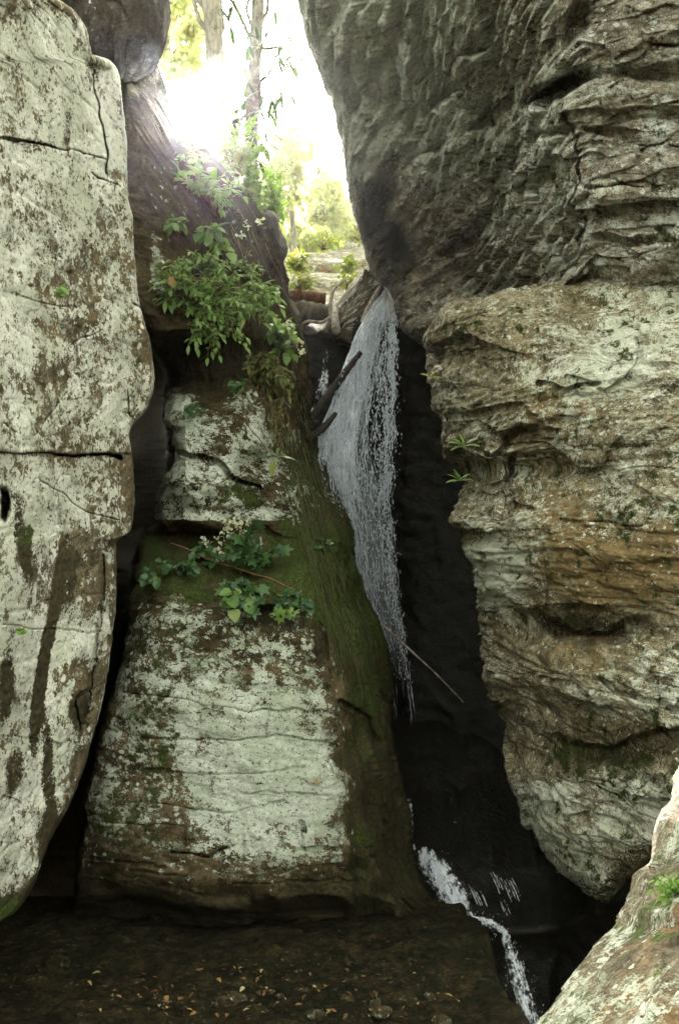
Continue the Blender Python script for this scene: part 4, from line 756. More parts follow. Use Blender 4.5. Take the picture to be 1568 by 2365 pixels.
# ------------------------------------------------------------------ trees
def tree(name, label, group, base, top, r0, r1, bark, lmat, crown, nl, lL, limbs=(), seed=0, shape='broad', lean=0.01, clumps=26):
    r = np.random.default_rng(seed); b = P3(*base); tpt = P3(*top); root = empty(name, tuple(b.tolist()))
    m = Mesher(); c = curve(b, tpt, 0, 26, lean, seed); m.tube(c, np.linspace(r0, r1, 26), 12, 0.07, seed)
    m.build('trunk', bark, root)
    lm = Mesher(); tips = []
    for (t, px, py, d) in limbs:
        a = c[int(t * 25)]; e = P3(px, py, d); cc = curve(a, e, 0.1, 9, .1, seed + int(px)); lm.tube(cc, np.linspace(r1 * .45, r1 * .1, 9), 6, .1); tips.append(e)
    cx, cy, cd, rx, ry, rd = crown
    cl = []
    for k in range(clumps):
        v = r.normal(size=3); v /= np.linalg.norm(v); v *= r.uniform(.3, 1) ** .5
        cl.append((P3(cx + v[0] * rx, cy + v[1] * ry, cd + v[2] * rd), r.uniform(.35, .9)))
        if k % 2 == 0:
            a = c[r.integers(8, 25)]; cc = curve(a, cl[-1][0], 0.15, 8, .08, seed * 7 + k); lm.tube(cc, np.linspace(r1 * .3 + .006, .005, 8), 5)
    for e in tips: cl.append((e, .35))
    if lm.n: lm.build('branch', bark, root)
    P, D, U, L = [], [], [], []
    sc = abs(P3(cx + 100, cy, cd)[0] - P3(cx, cy, cd)[0]) / 100 * min(rx, ry)
    for k in range(nl):
        cc, s = cl[r.integers(len(cl))]; q = r.normal(size=3) * s * sc * .33; P.append(cc + q); D.append(r.normal(size=3) + np.array([0, 0, -.4])); U.append(r.normal(size=3) + np.array([0, 0, 1.2])); L.append(r.uniform(*lL))
    leaf_obj('crown', P, D, U, L, lmat, root, shape)
    tag(root, label, 'tree', group); return root
tree('tree', 'pale grey tree trunk rising right beside the sun', 'tall trunks above the gorge', (484, 520, 13.5), (496, -420, 14.5), .135, .12, MB_pale, ML_pale, (420, -260, 15, 260, 150, 2), 2600, (.09, .15), seed=51, clumps=30)
tree('tree', 'darker mottled tree trunk with a bent side branch and long drooping leaves', 'tall trunks above the gorge', (588, 560, 12.2), (584, -420, 13.0), .085, .075, MB_dark, ML_rhod, (600, -300, 13.5, 200, 120, 1.5), 900, (.1, .16), limbs=[(.45, 660, 130, 12.3), (.34, 540, 330, 12.2)], seed=52, shape='strap')
tree('background_tree', 'pale leafy tree filling the sky between the dark hood and pale trunk', 'leafy trees beyond the gorge', (380, 420, 20), (400, -100, 20), .08, .05, MB_pale, ML_pale, (415, 70, 20, 62, 130, 1.5), 1900, (.12, .2), seed=53)
tree('background_tree', 'slim straight yellow green tree right of the dark trunk', 'leafy trees beyond the gorge', (678, 600, 24), (672, 300, 24), .07, .03, MB_pale, ML_pale, (655, 400, 24, 55, 130, 1.5), 4200, (.1, .18), seed=54)
tree('background_tree', 'thin sparse tree standing nearest the overhanging cliff edge', 'leafy trees beyond the gorge', (745, 580, 30), (735, 370, 30), .06, .02, MB_pale, ML_pale, (740, 480, 30, 60, 80, 2), 3600, (.12, .2), seed=55)
tree('background_tree', 'low bushy tree at the cliff edge on the skyline', 'leafy trees beyond the gorge', (800, 580, 34), (800, 480, 34), .08, .03, MB_pale, ML_pale, (800, 510, 34, 45, 45, 2), 2600, (.13, .22), seed=56)
tree('background_tree', 'rounded yellow green tree behind the round rock knob', 'leafy trees beyond the gorge', (640, 600, 28), (640, 420, 28), .08, .03, MB_pale, ML_pale, (700, 560, 28, 80, 45, 2), 4000, (.12, .2), seed=57)

# rhododendron whorls on the dark trunk
root = empty('rhododendron', tuple(P3(590, 480, 11.9).tolist())); ms = Mesher(); P, D, U, L = [], [], [], []
rr = np.random.default_rng(77)
ms.tube(curve(P3(596, 500, 11.9), P3(592, 395, 11.85), 0, 6, .05, 1), np.linspace(.03, .026, 6), 7); ms.tube(curve(P3(592, 395, 11.85), P3(560, 345, 11.7), .1, 8, .1, 2), np.linspace(.026, .012, 8), 6)
ms.tube(curve(P3(588, 280, 11.9), P3(620, 170, 11.8), .1, 9, .06, 3), np.linspace(.03, .016, 9), 7); ms.tube(curve(P3(620, 170, 11.8), P3(668, 145, 11.8), .05, 7, .1, 4), np.linspace(.016, .006, 7), 6); ms.tube(curve(P3(592, 268, 11.9), P3(650, 218, 11.7), .08, 7, .1, 5), np.linspace(.014, .006, 7), 5)
for (x, y, n) in [(668, 148, 5), (652, 222, 9), (630, 232, 6), (620, 255, 5), (612, 92, 7), (635, 20, 5), (538, 12, 8), (530, 55, 4), (575, 105, 7), (572, 190, 8), (565, 230, 7), (548, 225, 6), (604, 330, 6), (598, 372, 6), (560, 345, 6), (610, 300, 4), (590, 60, 5), (660, 205, 6), (643, 128, 5), (700, 200, 0), (545, 280, 8), (520, 260, 6), (600, 255, 7)]:
    c = P3(x, y, 11.8 + rr.uniform(-.2, .2))
    if n: ms.tube(curve(c, P3(590 + rr.uniform(-6, 6), y + 30, 12), 0.02, 5, .05, int(x)), .005, 4)
    for i in range(n):
        a = 6.28 * i / n + rr.uniform(-.3, .3); P.append(c); D.append((math.cos(a), -.3 * rr.uniform(-1, 1), math.sin(a) * .7 - .35)); U.append((0, -.6, .8)); L.append(rr.uniform(.16, .27))
ms.build('branch', MB_dark, root); leaf_obj('foliage', P, D, U, L, ML_rhod, root, 'strap', .15)
tag(root, 'rhododendron with whorls of long narrow leaves around the dark trunk', 'shrub')

# ------------------------------------------------------------------ middle ledge plants
G4 = 'lobed-leaf plants on the mossy ledge'
for k, (bx, by, d, tx, ty, n, rx, ry, per, lab, mp, L) in enumerate([(575, 1330, 7.6, 590, 1275, 14, 60, 45, 7, 'dark lobed-leaf plant at the top of the mossy ledge under white flower specks', True, (.06, .11)), (560, 1370, 7.2, 560, 1375, 12, 60, 30, 7, 'lobed-leaf plant in the middle of the ledge below the straw stalk', True, (.06, .1)),
        (690, 1400, 7.2, 680, 1385, 12, 50, 25, 8, 'plant with small shiny leaves at the right end of the mossy ledge', False, (.04, .07)), (530, 1385, 7.1, 535, 1392, 4, 35, 16, 3, 'pair of pale heart-shaped leaves hanging over the lichen slab', False, (.06, .09)),
        (655, 1420, 7.05, 655, 1415, 5, 22, 14, 4, 'bright star-leaved sprig below the right end of the ledge', True, (.045, .075)), (420, 1330, 7.5, 400, 1315, 12, 60, 25, 6, 'low mossy green plants at the left end of the ledge', False, (.03, .05)), (345, 1345, 7.3, 350, 1340, 5, 18, 8, 5, 'small pale green sprig at the very edge of the dark crevice', False, (.04, .06)),
        (760, 1270, 8.1, 745, 1275, 10, 25, 40, 6, 'sparse small-leaved sprigs on the mossy flank right of the ledge', False, (.025, .045)), (470, 1270, 7.7, 480, 1285, 8, 40, 18, 6, 'dim bluish sprigs under the overhang above the ledge', False, (.03, .06)), (560, 900, 8.0, 540, 890, 4, 30, 20, 4, 'little sprig under the trailing plants on the lichened face', False, (.05, .08)),
        (430, 950, 8.1, 455, 945, 5, 40, 16, 5, 'tiny green sprigs on the lichened face beside the dark hollow', False, (.03, .05))]):
    sh((bx, by, d), around(tx, ty, d - .22, n, rx, ry, .1, 60 + k), ML_dark if k not in (3, 4) else ML_fern, lab, group=G4, name='ledge_plant', cat='plant', per=per, seed=60 + k, leafL=L, shape='round', mapleleaf=mp, stem=.003, sag=.03, up=(0, -.8, .5))
# hanging twig with a yellow leaf
root = empty('hanging_vine', tuple(P3(560, 860, 8.2).tolist())); ms = Mesher()
ms.tube(curve(P3(556, 905, 7.85), P3(575, 985, 7.75), 0, 6, .03, 3), .006, 5); ms.tube(curve(P3(575, 985, 7.75), P3(640, 1055, 7.6), -.03, 8, .03, 4), .005, 5)
ms.build('stem', MB_twig, root)
c = P3(640, 1055, 7.6); leaf_obj('foliage', [c, c, c, c, c], [(1, -.1, 0), (.7, -.3, -.1), (-.8, -.2, 0), (-.5, -.3, .25), (.1, -.2, 1)], [(0, -.5, 1)] * 5, [.16, .1, .14, .1, .08], ML_dark, root, 'lance')
leaf_obj('leaf', [P3(632, 1062, 7.58)], [(-.1, -.1, -1)], [(0, -1, .1)], [.13], ML_yel, root, 'lance')
tag(root, 'thin hanging twig ending in green leaves and one pale yellow leaf', 'vine')
# flower heads
rr = np.random.default_rng(5)
for nm, lab, pts in [('white_flower', 'cluster of small white flowers above the lobed-leaf plants', [(500 + rr.normal() * 0 + x, y, 7.55) for x, y in [(20, 1200), (35, 1205), (50, 1215), (22, 1225), (12, 1240), (36, 1235), (8, 1275), (0, 1290), (-10, 1280), (72, 1208), (60, 1232), (98, 1248), (-20, 1252)]]), ('flower_head', 'fluffy white flower heads nodding over the waterfall side of the ledge', [(668, 752, 8.6), (672, 770, 8.6), (690, 795, 8.6), (684, 785, 8.6), (698, 812, 8.6), (572, 520, 9.2), (600, 512, 9.3), (556, 545, 9.2)])]:
    root = empty(nm, tuple(P3(*pts[0]).tolist())); P, D, U, L = [], [], [], []
    ms = Mesher()
    for p in pts:
        c = P3(*p); ms.tube(curve(P3(p[0] - 12, p[1] + 26, p[2] + .12), c, .02, 5), .0025, 4)
        leaf_obj('flower', c + rr.normal(size=(12, 3)) * .018, rr.normal(size=(12, 3)), rr.normal(size=(12, 3)), rr.uniform(.018, .035, 12), ML_flow, root, 'round')
    ms.build('stem', MB_twig, root); tag(root, lab, 'flowers')
# grass-like roots and moss strands combed down the flank
def strands(name, n, sampler, mat, rad, seed):
    r = np.random.default_rng(seed); ms = Mesher()
    for k in range(n): p = sampler(r); ms.tube(p, np.linspace(rad * r.uniform(.5, 1.3), rad * .3, len(p)), 3)
    return ms.build(name, mat)
def s1(r):
    py = r.uniform(860, 1550); e = np.interp(py, [860, 960, 1130, 1290, 1500, 1700], [700, 715, 765, 797, 880, 905]); rd = np.interp(py, [860, 960, 1130, 1440, 1700], [620, 640, 665, 745, 795])
    t = r.uniform(0.05, .95); px = rd + (e - rd) * t; L = r.uniform(30, 120); dd = np.interp(py, [860, 960, 1130, 1440, 1700], [8.5, 8.2, 7.85, 7.15, 7.05]) ; d1 = dd + (1.3) * t * t - .02
    px2 = px + L * .52; py2 = py + L
    e2 = np.interp(py2, [860, 960, 1130, 1290, 1500, 1700], [700, 715, 765, 797, 880, 905]); rd2 = np.interp(py2, [860, 960, 1130, 1440, 1700], [620, 640, 665, 745, 795]); px2 = rd2 + (e2 - rd2) * t; d2 = np.interp(py2, [860, 960, 1130, 1440, 1700], [8.5, 8.2, 7.85, 7.15, 7.05]) + 1.3 * t * t - .02
    return curve(P3(px, py, d1), P3(px2, py2, d2), 0, 6, .03, int(r.integers(1e6)))
o = strands('moss_strands', 150, s1, ML_moss, .005, 81); tag(o, 'olive moss strands combed down the right flank of the buttress', 'moss', kind='stuff')
def s2(r):
    t = r.uniform(0, 1); py = 480 + t * 350; e = np.interp(py, [480, 600, 760, 960], [600, 642, 692, 712]); px = e - r.uniform(10, 150); L = r.uniform(50, 160); d = 10.0 - (e - px) * .008
    return curve(P3(px, py, d - .15), P3(px + L * .42, py + L, d - .15 + .0), 0, 6, .03, int(r.integers(1e6)))
o = strands('hanging_roots', 34, s2, ML_straw, .005, 82); tag(o, 'pale thin roots hanging across the dark upper flank of the buttress', 'roots', kind='stuff')

# ------------------------------------------------------------------ small plants on the walls
for k, (x, y, d, n, L, lab) in enumerate([(145, 668, 5.3, 5, .042, 'tiny green seedling rooted in the pale wall halfway up'), (55, 1448, 5.0, 3, .04, 'single round green leaf low on the pale left wall')]):
    sh((x, y + 12, d + .05), around(x, y, d - .12, n, 18, 12, .03, 90 + k), ML_fern, lab, name='wall_seedling', cat='seedling', per=3, seed=90 + k, leafL=(L * .6, L), shape='round', stem=.0015, sag=.01)
for k, (x, y, d, n, L, lab) in enumerate([(993, 862, 7.65, 6, .10, 'yellowish tuft on the cliff edge beside the waterfall'), (1072, 1020, 6.9, 7, .14, 'green tuft of pointed leaves on the bulging wall'), (1060, 1100, 7.3, 9, .12, 'grassy tuft in the notch of the bulging wall')]):
    root = empty('grass_tuft', tuple(P3(x, y + 10, d).tolist())); rr = np.random.default_rng(100 + k); c = P3(x, y + 10, d)
    leaf_obj('foliage', [c] * n, [(rr.normal() * .8, -.5, rr.uniform(-.2, 1)) for _ in range(n)], [(0, -.6, .8)] * n, rr.uniform(L * .5, L, n), ML_yel if k == 0 else ML_fern, root, 'strap', .3); tag(root, lab, 'grass tuft')
# moss and leaves on the near boulder
root = empty('moss_cushion', tuple(P3(1552, 2060, 2.02).tolist())); rr = np.random.default_rng(111); P = []; 
for i in range(260): P.append(P3(1550 + rr.normal() * 16, 2056 + rr.normal() * 12, 2.04 + rr.normal() * .01))
leaf_obj('foliage', P, rr.normal(size=(260, 3)) + np.array([0, -.5, .5]), rr.normal(size=(260, 3)), rr.uniform(.006, .016, 260), ML_fern, root, 'broad'); tag(root, 'bright green moss cushion with orange leaf bits on the near boulder', 'moss')
# fallen leaves
t = NT('fallen leaf'); oi = t.n('ShaderNodeObjectInfo').outputs['Random']; p = t.n('ShaderNodeBsdfPrincipled'); cr = t.n('ShaderNodeValToRGB'); t.l(oi, cr.inputs[0])
for q, cc in ((0.0, (.05, .03, .012)), (.45, (.13, .06, .02)), (.7, (.22, .10, .03)), (.88, (.30, .22, .06)), (1.0, (.34, .30, .17))):
    e_ = cr.color_ramp.elements.new(q) if q not in (0.0, 1.0) else cr.color_ramp.elements[0 if q == 0 else -1]; e_.color = (*cc, 1)
t.l(cr.outputs[0], p.inputs['Base Color']); p.inputs['Roughness'].default_value = .7; t.l(p.outputs[0], t.out.inputs[0]); M_fl = t.m
rr = np.random.default_rng(121)
Plist = []
for k in range(330):
    px = rr.uniform(150, 1080); py = rr.uniform(2175, 2365)
    if rr.uniform() > .35 + .65 * blob(np.array(px), np.array(py), 560, 2330, 380, 90): continue
    q = (py - 1182.5) * K; dd = 1.78 / (q * CP - SP); Plist.append(P3(px, py, dd) + np.array([0, 0, .035]))
me0 = None
first = None
LV = [('curled orange brown leaf', 'orange brown'), ('pale yellow leaf', 'yellow')]
for i, p in enumerate(Plist):
    L = rr.uniform(.022, .055)
    co, F = leaves([(0, 0, 0)], [(1, 0, .1)], [(0, 0, 1)], [1.0], 'broad' if i % 2 else 'lance', .3, .4)
    if i < 2:
        o = mesh_obj('fallen_leaf', co, F, M_fl); 
        if i == 0: first = o
        else: second = o
    else:
        o = (first if i % 2 == 0 else second).copy(); COL.objects.link(o)
    o.location = p.tolist(); o.scale = (L, L, L); o.rotation_euler = (rr.normal() * .3, rr.normal() * .3, rr.uniform(0, 6.28))
    tag(o, 'small dry leaf lying among others on the dark ledge floor', 'leaf', 'fallen leaves on the dark ledge floor')
for (x, y, d, lab, ra) in [(384, 650, 7.95, 'curled orange dead leaf caught in the ledge shrubs', .11), (725, 1805, 6.9, 'small orange leaf on the lichen slab', .04)]:
    co, F = leaves([(0, 0, 0)], [(1, 0, .1)], [(0, 0, 1)], [1.0], 'round', .5, .6); o = mesh_obj('dead_leaf', co, F, ML_dry); o.location = P3(x, y, d).tolist(); o.scale = (ra,) * 3; o.rotation_euler = (1.2, .3, .5); tag(o, lab, 'leaf')
# stones on the ledge floor
sp0 = None
for i in range(26):
    px, py = rr.uniform(140, 1020), rr.uniform(2180, 2360); dd = 1.80 / ((py - 1182.5) * K * CP - SP); p0 = P3(px, py, dd)
    if sp0 is None:
        a_, b_ = np.meshgrid(np.linspace(0, 2 * np.pi, 25), np.linspace(0, np.pi, 13)); dv = np.stack([np.cos(a_) * np.sin(b_), np.sin(a_) * np.sin(b_), -np.cos(b_)], -1)
        rr_ = 1 + .3 * fbm(dv[..., 0] * 1.5, dv[..., 1] * 1.5, dv[..., 2] * 1.5, 3, 290) + .1 * np.round(dv[..., 0] * 2); co = dv * rr_[..., None] * np.array([1, .8, .5]); pt = base_paint(a_, lich=.35, moss=.3, stain_shade=.3); at = {k: v.ravel() for k, v in pt.items()}; at['tc'] = co.reshape(-1, 3) * .12
        o = sp0 = mesh_obj('small_stone', co, gridfaces(13, 25), M_butt, attrs=at)
    else: o = sp0.copy(); COL.objects.link(o)
    L = rr.uniform(.02, .075); o.location = p0.tolist(); o.scale = (L, L, L); o.rotation_euler = (rr.normal() * .3, rr.normal() * .3, rr.uniform(0, 6)); tag(o, 'small mossy stone half sunk among leaves on the dark ledge floor', 'stone', 'small stones on the dark ledge floor')
# straw stalk on the ledge
ms = Mesher(); ms.tube(curve(P3(395, 1255, 7.55), P3(570, 1320, 7.35), 0, 8, .03, 1), .006, 5); ms.tube(curve(P3(570, 1320, 7.35), P3(682, 1362, 7.0), 0, 8, .03, 2), np.linspace(.012, .004, 8), 5)
o = ms.build('dead_stalk', MB_red); tag(o, 'reddish dead stalk lying across the mossy ledge plants', 'stalk')

# ------------------------------------------------------------------ logs
def log(name, label, cat, pts, rad, mat, n=12, rough=.1, group=None, seed=1):
    p = np.array([P3(*q) for q in pts]); t = np.linspace(0, len(p) - 1, len(p) * 7); c = pchip(np.arange(len(p), dtype=float), p, t); r = np.interp(t, np.arange(len(p)), np.broadcast_to(rad, len(p)))
    ms = Mesher(); ms.tube(c, r, n, rough, seed); o = ms.build(name, mat); tag(o, label, cat, group); return o
GL = 'logs jammed at the head of the falls'
log('rotten_log', 'thick red brown rotten log lying behind the driftwood at the left of the lip', 'log', [(640, 688, 12.6), (690, 686, 12.5), (752, 692, 12.5)], .09, MB_red, 14, .04, GL)
log('fallen_branch', 'stubby dark twig standing up from the red rotten log', 'branch', [(684, 690, 12.4), (692, 672, 12.4), (694, 655, 12.4)], [.03, .025, .02], MB_red, 7, .1)
log('debris_pile', 'dark brown soil and bark debris under the red log', 'debris', [(655, 725, 12.4), (700, 722, 12.3), (760, 720, 12.4)], [.08, .15, .08], MB_dark, 18, .12)
log('log_stub', 'short sawn pale log stub pointing at the camera beside the boulder', 'log', [(768, 698, 11.9), (773, 730, 11.3), (776, 764, 11.0)], [.04, .046, .05], MB_drift, 12, .1, GL)
log('driftwood', 'bleached branch rising against the left of the wedged boulder', 'branch', [(760, 740, 11.3), (764, 700, 11.4), (768, 675, 11.5), (790, 650, 11.6)], [.016, .024, .02, .012], MB_drift, 8, .15, GL)
log('driftwood', 'crooked bleached root reaching left over the dark rock', 'branch', [(762, 733, 11.3), (740, 745, 11.2), (715, 742, 11.2), (690, 752, 11.2)], [.02, .017, .02, .010], MB_drift, 8, .2, GL)
log('driftwood', 'dark curved root below the crooked bleached one', 'branch', [(765, 740, 11.25), (752, 760, 11.2), (728, 770, 11.1)], [.03, .022, .012], MB_dark, 8, .2, GL)
log('driftwood', 'long straight pale pole slanting up beside the head of the waterfall', 'pole', [(888, 648, 10.95), (868, 680, 10.9), (848, 715, 10.8), (835, 745, 10.75)], [.026, .026, .024, .018], MB_drift, 10, .08, GL)
log('fallen_log', 'long wet black log slanting across the left side of the waterfall', 'log', [(832, 815, 10.35), (790, 870, 10.15), (750, 925, 9.95), (708, 985, 9.8)], [.026, .036, .044, .04], MB_wetlog, 12, .25, GL)
log('fallen_log', 'short wet black log stub with a pale rim under the long black log', 'log', [(775, 955, 9.85), (750, 985, 9.7), (715, 1012, 9.6)], [.02, .035, .035], MB_wetlog, 10, .25, GL)
log('thin_branch', 'long thin wet branch slanting down right across the dark gap', 'branch', [(815, 1385, 9.4), (880, 1440, 9.4), (940, 1495, 9.4), (1010, 1560, 9.4), (1070, 1622, 9.4)], [.012, .012, .010, .008, .005], MB_drift, 7, .1)

# ------------------------------------------------------------------ water
def water_mat(name, density):
    t = NT(name); uv = t.attr('flow', True); m = t.mapping(uv, (1, 1, 1)); a = t.attr('dens')
    n1 = t.noise(t.mapping(uv, (34, 5, 1)), 1.0, 7, 0.7, .6); n2 = t.noise(t.mapping(uv, (70, 26, 1)), 1.0, 5, 0.75, .4)
    v = t.math('ADD', t.math('MULTIPLY', n1, .5), t.math('MULTIPLY', n2, .5))
    al = t.step(t.math('ADD', t.math('MULTIPLY', v, 1.5), t.math('MULTIPLY', a, .75)), .98, 1.25); al = t.math('MULTIPLY', al, t.step(a, 0, .12))
    p = t.n('ShaderNodeBsdfPrincipled'); p.inputs['Base Color'].default_value = (.86, .92, 1.0, 1); p.inputs['Roughness'].default_value = .35
    t.l(t.mix(t.step(t.math('ADD', t.math('MULTIPLY', n1, .5), t.math('MULTIPLY', n2, .5)), .40, .58), (.62, .70, .84), (.95, .97, 1.0)), p.inputs['Base Color'])
    tl = t.n('ShaderNodeBsdfTranslucent'); tl.inputs[0].default_value = (.86, .92, 1.0, 1); mm = t.n('ShaderNodeMixShader'); mm.inputs[0].default_value = .2; t.l(p.outputs[0], mm.inputs[1]); t.l(tl.outputs[0], mm.inputs[2])
    tr = t.n('ShaderNodeBsdfTransparent'); mx = t.n('ShaderNodeMixShader'); t.l(t.math('MULTIPLY', al, density), mx.inputs[0]); t.l(tr.outputs[0], mx.inputs[1]); t.l(mm.outputs[0], mx.inputs[2]); t.l(mx.outputs[0], t.out.inputs[0]); return t.m
MW = water_mat('falling white water', .95); MSP = water_mat('thin spray', .15)
t = NT('water drop'); p = t.n('ShaderNodeBsdfPrincipled'); p.inputs['Base Color'].default_value = (.86, .92, 1.0, 1); p.inputs['Roughness'].default_value = .15
tl = t.n('ShaderNodeBsdfTranslucent'); tl.inputs[0].default_value = (.86, .92, 1.0, 1); mm = t.n('ShaderNodeMixShader'); mm.inputs[0].default_value = .2; t.l(p.outputs[0], mm.inputs[1]); t.l(tl.outputs[0], mm.inputs[2]); t.l(mm.outputs[0], t.out.inputs[0]); tr = t.n('ShaderNodeBsdfTransparent'); mx = t.n('ShaderNodeMixShader'); mx.inputs[0].default_value = .6; t.l(tr.outputs[0], mx.inputs[1]); t.l(mm.outputs[0], mx.inputs[2]); t.l(mx.outputs[0], t.out.inputs[0])
MD = t.m
falls = empty('waterfall', tuple(P3(850, 1500, 10.9).tolist())); tag(falls, 'white waterfall pouring through the dark gap between the rocks', 'waterfall', kind='structure')
LE = ([668, 690, 720, 770, 850, 940, 1000, 1060, 1150, 1240, 1330, 1400, 1500, 1650], [886, 870, 850, 822, 792, 762, 735, 735, 752, 772, 790, 812, 838, 860])
RE = ([668, 690, 730, 760, 800, 850, 900, 950, 1000, 1060, 1100, 1150, 1200, 1300, 1400, 1500, 1650], [903, 911, 916, 908, 914, 907, 912, 903, 908, 898, 903, 892, 900, 908, 918, 935, 955])
def fdep(py, s): return 10.95 - 1.05 * np.clip((py - 668) / 400, 0, 1) + .2 * np.sin(s * 3) 
for li, (off, dn, seed) in enumerate([(0.0, 1.0, 1), (.14, .85, 2), (-.12, .55, 3)]):
    pyv = np.linspace(668, 1640, 330); sv = np.linspace(0, 1, 90); S, Y = np.meshgrid(sv, pyv)
    l = np.interp(Y, *LE); r_ = np.interp(Y, *RE); X = l + (r_ - l) * S
    d = fdep(Y, S) + off + .10 * fbm(X / 30, Y / 90, X * 0, 3, 300 + seed) + .03 * fbm(X / 7, Y / 25, X * 0, 2, 310 + seed)
    Wd = P3(X, Y, d)
    core = np.exp(-((S - .38 + .10 * np.clip((Y - 700) / 500, 0, 1)) / (.36 - .08 * np.clip((Y - 700) / 400, 0, 1))) ** 2)
    head = sstep(900, 690, Y); dens = (core * 1.0 + .3 * (1 - S)) * (1 - .5 * sstep(950, 1350, Y)) * (1 - .7 * sstep(1400, 1640, Y)); dens = np.maximum(dens, head * .85)
    dens = .60 * dens * (1 - .9 * sstep(.5, .8, S) * sstep(700, 860, Y)) + .22 * fbm(X / 16, Y / 45, X * 0, 3, 330 + seed) * (Y > 0); dens = dens * sstep(0, .04, S) * sstep(1.0, .93, S) * dn; dens = dens * (1 - .35 * sstep(.45, 1, S) * sstep(760, 900, Y))
    fl = np.stack([S * 0.55 + .03 * fbm(X / 50, Y / 120, X * 0, 2, 320), Y / 300, S * 0 + li * 5], -1).reshape(-1, 3)
    mesh_obj('water_or_glint', Wd, gridfaces(*X.shape), MW, falls, {'dens': dens.ravel(), 'flow': fl}).matrix_parent_inverse = Matrix.Translation(-falls.location)
# falling threads and drops
rr = np.random.default_rng(333)
def fs_(N):
    u = rr.uniform(size=N); py = 672 + 980 * rr.beta(1.1, 1.9, N); g = np.clip((py - 690) / 260, 0, 1)
    core = np.clip(.40 - .16 * g + rr.normal(size=N) * (.30 - .12 * g), .01, .98); wide = rr.uniform(0.02, 1.0, N); edge_ = 0.97 + rr.normal(size=N) * .05
    return py, np.where(u < .66, core, np.where(u < .90, wide, edge_)), g
N = 2000; py, sx, g = fs_(N); m = 7; L = rr.uniform(14, 60, N) * (.6 + .6 * g); rad = rr.uniform(.002, .0065, N) * (1 - .45 * sstep(1000, 1500, py)); off = rr.uniform(-.22, .22, N)
ph = rr.uniform(0, 6, (N, 1)); tt = np.linspace(0, 1, m)[None]; Y = py[:, None] + L[:, None] * tt; S = sx[:, None] + .012 * np.sin(ph + 5 * tt)
X = np.interp(Y, *LE) * (1 - S) + np.interp(Y, *RE) * S; D = fdep(Y, S) + off[:, None] + .02 * np.cos(ph * 2 + 6 * tt); C = P3(X, Y, D)
rw = rad[:, None] * np.sin(np.pi * np.clip(tt * .92 + .04, 0, 1)) ** .6 * (1 + .5 * np.sin(ph * 3 + 14 * tt)); tri = np.array([(1, -.3, 0), (-.5, -.6, 0), (-.5, .8, 0)])
V = (C[:, :, None] + tri[None, None] * rw[:, :, None, None]).reshape(-1, 3)
F = []
for i in range(m - 1):
    for j in range(3): F.append((i * 3 + j, i * 3 + (j + 1) % 3, i * 3 + 3 + (j + 1) % 3, i * 3 + 3 + j))
F = (np.array(F)[None] + (np.arange(N) * m * 3)[:, None, None]).reshape(-1, 4)
o = mesh_obj('water_threads', V, F, MD, falls); o.matrix_parent_inverse = Matrix.Translation(-falls.location); o['kind'] = 'stuff'
oc = np.array([(1, 0, 0), (0, 1, 0), (-1, 0, 0), (0, -1, 0), (0, 0, 1.0), (0, 0, -1.0)]); ofc = np.array([(0, 1, 4), (1, 2, 4), (2, 3, 4), (3, 0, 4), (1, 0, 5), (2, 1, 5), (3, 2, 5), (0, 3, 5)])
N = 3800; py = 690 + 900 * rr.beta(1.2, 1.5, N); sx = np.where(rr.uniform(size=N) < .4, .95 + rr.normal(size=N) * .07, rr.uniform(0, 1.03, N)); X = np.interp(py, *LE) * (1 - sx) + np.interp(py, *RE) * sx; c = P3(X, py, fdep(py, sx) - rr.uniform(-.1, .4, N))
rad = rr.uniform(.003, .008, N) * (1 - .3 * sstep(1000, 1500, py)); big = rr.uniform(size=N) < .08; rad = np.where(big, rad * 1.5, rad); ln = rad * rr.uniform(1.2, 3.5, N)
V = c[:, None] + oc[None] * np.stack([rad, rad, ln], -1)[:, None]
F = ofc[None] + (np.arange(N) * 6)[:, None, None]
o = mesh_obj('water_drops', V.reshape(-1, 3), F.reshape(-1, 3), MD, falls, nloop=3); o.matrix_parent_inverse = Matrix.Translation(-falls.location); o['kind'] = 'stuff'
def ribbon(name, pts, wd, dens, parent, d_off=0, seed=0, bulge=.03, mat=None):
    """flowing water laid along a path of (px,py,d,width px)"""
    A = np.array(pts, float); t = np.linspace(0, len(A) - 1, 30 * len(A)); C = pchip(np.arange(len(A), dtype=float), A, t); sv = np.linspace(-1, 1, 26)
    T = np.gradient(C[:, :2], axis=0); T /= np.linalg.norm(T, axis=1, keepdims=True) + 1e-9; arc = np.concatenate([[0], np.cumsum(np.linalg.norm(np.diff(C[:, :2], axis=0), axis=1))])[:, None]
    X = C[:, None, 0] + sv[None] * C[:, None, 3] * T[:, None, 1]; Y = C[:, None, 1] - sv[None] * C[:, None, 3] * T[:, None, 0]
    D = C[:, None, 2] - bulge * (1 - sv[None] ** 2) * 2 + .05 * fbm(X / 12, Y / 20, X * 0, 4, 400 + seed)
    de = .92 * dens * sstep(1.05, .2, np.abs(sv))[None] * np.ones_like(X); e = np.linspace(0, 1, len(t))[:, None]; de = de * sstep(0, .04, e) * (sstep(1, .45, e) if mat else sstep(1, .95, e)) + (.14 if mat else .34) * fbm(X / 9, Y / 12, X * 0, 4, 410 + seed) + .12 * fbm(X / 3, Y / 4, X * 0, 2, 420 + seed)
    fl = np.stack([sv[None] * C[:, None, 3] / 250 + 0 * X, arc / 250 + 0 * X, X * 0 + seed], -1).reshape(-1, 3)
    o = mesh_obj(name, P3(X, Y, D), gridfaces(*X.shape), mat or MW, parent, {'dens': de.ravel(), 'flow': fl}); o.matrix_parent_inverse = Matrix.Translation(-parent.location); return o
